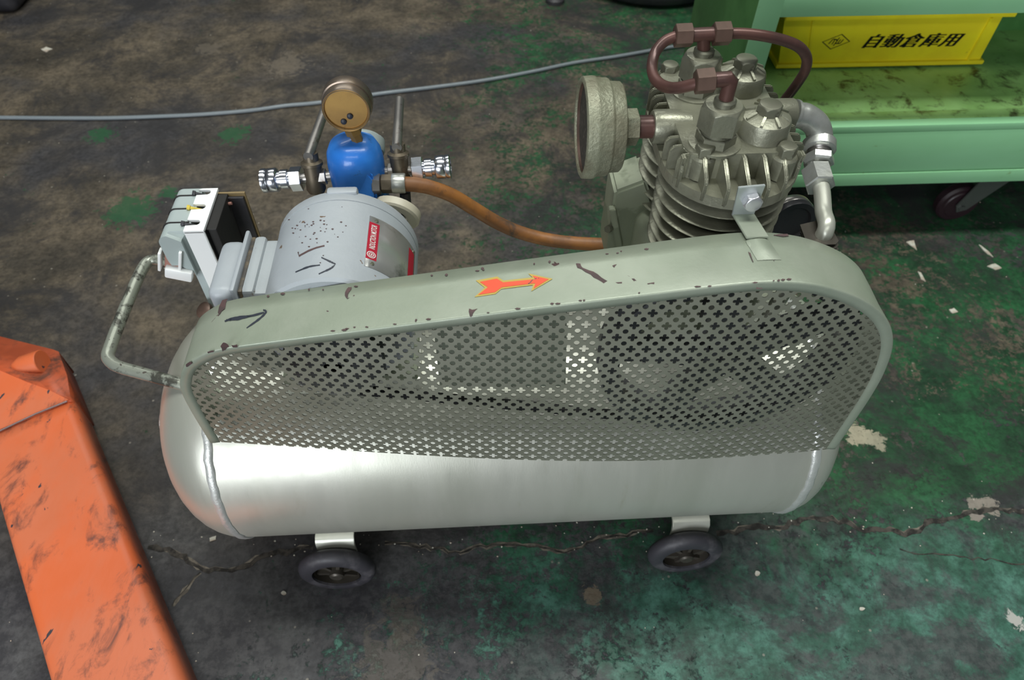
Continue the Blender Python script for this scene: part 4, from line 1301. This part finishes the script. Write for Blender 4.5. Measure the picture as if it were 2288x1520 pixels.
# right flank of the nose
fl = [P1, at(150, 840, z=.080), S1, V((S1.x+.004, S1.y-.01, .012)), FP(.0, .003, .012)]
bm.faces.new([bm.verts.new(p) for p in fl])
bmesh.ops.remove_doubles(bm, verts=bm.verts[:], dist=1e-5)
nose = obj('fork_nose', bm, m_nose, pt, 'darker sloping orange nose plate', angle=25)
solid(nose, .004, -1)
obj('bare_seam', tube([at(0-160, 1033, z=.0885), at(0, 963, z=.0885), at(80, 925, z=.0885), at(150, 897, z=.0885)], .0014, 8), m_weldgrey, pt)
l0, l1 = at(40, 822, z=.082), at(94, 808, z=.090)
obj('locating_lug', lathe([(.0, -.006), (.010, -.003), (.0165, .010), (.0185, (l1-l0).length), (.0175, (l1-l0).length+.001), (0, (l1-l0).length+.001)], l0, l1-l0, 28), m_orange, pt, 'short orange tube lug welded on the nose')
obj('entry_roller', lathe([(.02, 0), (.024, .002), (.024, .05), (.02, .052)], FP(.50, -.036, .0245), -fn_, 24), m_black, pt)

# ------------------------------------------------------------------ green trolley
XC0, XC1 = .432, 1.34
YC0 = .52
YC1 = at(1545, 50, x=XC0).y
ZS = at(2050, 280, y=YC0).z          # shelf lip top
zbm = at(1900, 388, y=YC0).z; zbt = at(1900, 415, y=YC0).z
cart = root('tool_cart', ((XC0+XC1)/2, (YC0+YC1)/2, 0), 'mint green steel tool cart with oily lower shelf behind the pump', 'cart')
zl = at(2000, 295, y=YC0).z
obj('shelf_front', box(((XC0+XC1)/2, YC0+.006, (zl+zbm)/2), (XC1-XC0, .010, zl-zbm-.002), .001), m_cart, cart)
obj('shelf_lip', box(((XC0+XC1)/2, YC0+.010, (ZS+zl)/2), (XC1-XC0, .020, ZS-zl), .001), m_cart, cart)
obj('bottom_rail', box(((XC0+XC1)/2, YC0+.008, (zbm+zbt)/2-.0005), (XC1-XC0, .018, zbm-zbt-.001), .0015), m_cart, cart)
obj('lower_shelf', box(((XC0+XC1)/2, (YC0+YC1)/2+.01, ZS-.009), (XC1-XC0-.004, YC1-YC0-.022, .012), .001), m_cartshelf, cart, 'oil-stained green lower shelf')
yst = at(2000, 247, z=ZS).y
obj('shelf_step', box(((XC0+XC1)/2, (YC0+.022+yst)/2, ZS-.0035), (XC1-XC0-.006, yst-YC0-.022, .004), .0008), m_cartshelf, cart)
ztop = at(1900, 37, y=YC0).z
obj('upper_rail', box(((XC0+XC1)/2, YC0+.008, ztop+.022), (XC1-XC0, .016, .044), .002), m_cart, cart)
obj('unseen_upper_shelf', box(((XC0+XC1)/2, (YC0+YC1)/2, .866), (XC1-XC0, YC1-YC0+.01, .012), .001), m_cart, cart)  # unseen top deck, set high so that light reaches the crate
xp = at(1742, 20, y=YC0).x
wp = .038
bm = NB()
add_box(bm, ((xp-wp+xp)/2+.004, YC0+.0015, (zbt+.86)/2), (wp, .004, .86-zbt), .0008)
obj('front_post', bm, m_cart, cart)
for (xx, yy) in ((XC0+.011, YC1-.011), (XC1-.01, YC0+.011), (XC1-.01, YC1-.011)):
    obj('corner_post', box((xx, yy, (zbt+.86)/2), (.02, .02, .86-zbt), .001), m_cart, cart)
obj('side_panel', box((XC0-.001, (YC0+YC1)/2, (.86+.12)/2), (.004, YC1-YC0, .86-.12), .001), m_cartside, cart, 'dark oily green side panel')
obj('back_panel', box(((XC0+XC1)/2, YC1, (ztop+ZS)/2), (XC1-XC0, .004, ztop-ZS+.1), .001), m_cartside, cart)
def caster(x, y, ang=0.0):
    c = obj('caster_plate', box((x+.02, y, zbt-.005), (.125, .09, .006), .001), m_cart, cart)
    RW = .042
    rot = Matrix.Rotation(ang, 3, 'Z')
    axl = rot @ V((0, 1, 0)); fw_ = rot @ V((1, 0, 0))
    wc = V((x-.022, y, RW+.001))
    obj('caster_wheel', lathe([(.012, -.014), (.028, -.014), (.030, -.012), (.038, -.012), (RW, -.007), (RW, .007), (.038, .012), (.030, .012), (.028, .014), (.012, .014)], wc, axl, 40), m_caster, c, 'dark maroon rubber caster wheel')
    for s in (-1, 1):
        b0 = wc+axl*s*.018
        t0 = V((x+.028, y, zbt-.008))+axl*s*.020
        n = V((0, 0, 1))
        q = [b0+fw_*-.012+n*.004, b0+fw_*-.004-n*.012, b0+fw_*.014-n*.006, t0+fw_*.026, t0-fw_*.040]
        bm = add_prism(NB(), q, axl*s*.003)
        obj('caster_fork', bm, m_forkmetal, c, smooth=False)
        obj('axle_nut', lathe([(.006, 0), (.006, .004)], b0+axl*s*.003, axl*s, 6), m_forkmetal, c, smooth=False)
pc = at(2130, 470, y=YC0+.04)
caster(pc.x+.03, YC0+.055)
caster(XC0+.07, YC0+.055)
caster(XC0+.07, YC1-.06); caster(XC1-.07, YC1-.06)

# ------------------------------------------------------------------ yellow crate on the lower shelf
zc0 = ZS-.0025
b0 = at(1728, 152, z=zc0); b1 = at(2200, 154, z=zc0)
yc0 = (b0.y+b1.y)/2
zc1 = at(1760, 36, y=yc0-.016).z
tx0 = at(1757, 38, y=yc0-.016).x; tx1 = at(2252, 28, y=yc0-.016).x
zc1 = max(zc1, zc0+.09)
CDp = min(.26, YC1-yc0-.03)
crate = root('parts_crate', ((b0.x+b1.x)/2, yc0+CDp/2, zc0), 'yellow plastic crate with black printed characters on the green cart shelf', 'crate')
ins = .007
def loop(z, x0, x1, y0, y1): return [V((x0, y0, z)), V((x1, y0, z)), V((x1, y1, z)), V((x0, y1, z))]
lb = loop(zc0+.003, b0.x+ins, b1.x-ins, yc0+ins, yc0+CDp-ins)
lt = loop(zc1, tx0, tx1, yc0-.016+ins, yc0+CDp+.016)
bm = NB()
va = [bm.verts.new(p) for p in lb]; vb = [bm.verts.new(p) for p in lt]
bm.faces.new(va[::-1])
for k in range(4): bm.faces.new((va[k], va[(k+1) % 4], vb[(k+1) % 4], vb[k]))
body = obj('crate_body', bm, m_crate, crate, smooth=False)
solid(body, .003, -1)
obj('crate_foot', box(((b0.x+b1.x)/2, yc0+CDp/2, zc0+.0075), (b1.x-b0.x, CDp, .009), .003), m_crate, crate)
bm = NB()
x0_, x1_, y0_, y1_ = tx0-.004, tx1+.010, yc0-.026, yc0+CDp+.022
for (c, s) in ((((x0_+x1_)/2, y0_+.006, zc1), (x1_-x0_, .014, .008)), (((x0_+x1_)/2, y1_-.006, zc1), (x1_-x0_, .014, .008)), ((x0_+.006, (y0_+y1_)/2, zc1), (.014, y1_-y0_, .008)), ((x1_-.006, (y0_+y1_)/2, zc1), (.014, y1_-y0_, .008))):
    add_box(bm, c, s, .0015)
obj('crate_rim', bm, m_crate, crate)
fp0 = V((0, yc0+ins, zc0+.003)); fdir = (V((0, yc0-.016+ins, zc1))-fp0).normalized()
fnrm = V((0, -fdir.z, fdir.y))
if fnrm.y > 0: fnrm = -fnrm
def chit(px, py): return at_plane(px, py, fp0, fnrm)
for a, b_ in (((1817, 44), (1800, 150)), ((2215, 38), (2152, 147))):
    p, q = chit(*a), chit(*b_)
    q = V((q.x, fp0.y+fdir.y*.008/fdir.z, fp0.z+.008)); 
    w = V((.0022, 0, 0))
    bm = add_prism(NB(), [p-w, p+w, q+w, q-w], fnrm*.0035)
    obj('crate_rib', bm, m_crate, crate, smooth=False)
# black print
CW = (chit(2145, 92)-chit(1933, 92)).length
cp_ = chit(2041, 90)
tb = text_bm('自動倉庫用', 1, 0, .28, 1.12)
fit(tb, CW, CW*.158)
me = bpy.data.meshes.new('t'); tb.to_mesh(me)
for dx_ in (-.0017, -.0008, .0008, .0017):
    n0 = len(tb.verts); tb.from_mesh(me)
    tb.verts.ensure_lookup_table()
    for v in tb.verts[n0:]: v.co.x += dx_
bpy.data.meshes.remove(me)
for v in tb.verts: v.co = cp_+V((1, 0, 0))*v.co.x+fdir*v.co.y+fnrm*.0006
obj('printed_characters', tb, m_ink, crate, 'black printed characters reading 自動倉庫用', smooth=False)
dc = chit(1868, 93)
hw = (chit(1900, 92)-chit(1837, 92)).length/2; hh = hw*.60
bm = NB()
def to_f(x, y): return dc+V((1, 0, 0))*(x+y*.28)+fdir*y+fnrm*.0006
o1 = [(-1, 0), (0, -1), (1, 0), (0, 1)]
va = [bm.verts.new(to_f(x*hw, y*hh)) for x, y in o1]; vb = [bm.verts.new(to_f(x*hw*.90, y*hh*.90)) for x, y in o1]
for k in range(4): bm.faces.new((va[k], va[(k+1) % 4], vb[(k+1) % 4], vb[k]))
def bar(x0, y0, x1, y1, w):
    d = V((x1-x0, y1-y0, 0)).normalized(); n = V((-d.y, d.x, 0))*w/2
    bm.faces.new([bm.verts.new(to_f(a, b_)) for a, b_ in ((x0+n.x, y0+n.y), (x0-n.x, y0-n.y), (x1-n.x, y1-n.y), (x1+n.x, y1+n.y))])
u = hw
for a in ((-.42, -.16, -.36, .20), (-.36, .20, -.20, .20), (-.20, .20, -.16, -.20), (-.16, .20, .02, .10), (.02, -.32, .02, .32), (.02, -.14, .18, -.14), (.18, -.14, .20, .18), (.20, -.14, .36, -.14), (.36, -.14, .40, .18)):
    bar(a[0]*u, a[1]*u, a[2]*u, a[3]*u, .075*u)
obj('diamond_emblem', bm, m_ink, crate, 'black diamond emblem with a monogram', smooth=False)

# ------------------------------------------------------------------ cable on the floor
cpx = [(-60, 264), (0, 263), (120, 264), (240, 264), (340, 261), (450, 256), (560, 247), (640, 236), (715, 229), (850, 209), (960, 196), (1080, 180), (1190, 160), (1280, 141), (1380, 126), (1460, 112), (1530, 101), (1600, 96), (1700, 92)]
bm = tube(crom([at(a, b_, z=.0048) for a, b_ in cpx], 6), .0046, 10)
obj('power_cable', bm, m_cable, None, 'long grey cable lying across the brown and green floor', cat='cable')

# ------------------------------------------------------------------ dark things at the top edge
tc = at(1475, 11, z=.02)
bm = NB(); rings = []
R0, r0 = .20, .055
n, k2 = 64, 20
for i in range(n):
    a = 2*PI*i/n; rr = []
    for j in range(k2):
        b_ = 2*PI*j/k2
        cb, sb = math.cos(b_), math.sin(b_)
        sx = math.copysign(abs(cb)**.7, cb)*r0; sz = math.copysign(abs(sb)**.7, sb)*r0
        rr.append(bm.verts.new((tc.x+.02+(R0+sx)*math.cos(a), tc.y+R0+r0+(R0+sx)*math.sin(a), r0+sz+.0005)))
    rings.append(rr)
for i in range(n):
    for j in range(k2):
        bm.faces.new((rings[i][j], rings[(i+1) % n][j], rings[(i+1) % n][(j+1) % k2], rings[i][(j+1) % k2]))
obj('rubber_tyre', bm, m_black, None, 'black rubber tyre lying flat at the top edge, behind the green cart', cat='tyre')
lp_ = at(1240, 4, z=0)
sf = root('machine_foot', lp_, 'dark levelling foot of a machine standing at the top edge, left of the tyre', 'foot')
obj('rubber_pad', lathe([(.028, 0.0005), (.028, .01), (.022, .016)], lp_, (0, 0, 1), 28), m_black, sf)
obj('threaded_post', lathe([(.011, .015), (.011, .30)], lp_, (0, 0, 1), 16), m_bolt, sf)
bc = at(34, 22, z=0.02)
bx = root('black_case', (bc.x-.10, bc.y+.09, 0), 'black rounded case just visible in the top left corner of the floor', 'case')
obj('case_body', box((bc.x-.13, bc.y+.11, .0605), (.26, .20, .12), .03, seg=4), m_black, bx)
obj('case_lid', box((bc.x-.13, bc.y+.11, .126), (.262, .202, .012), .004), m_black, bx)
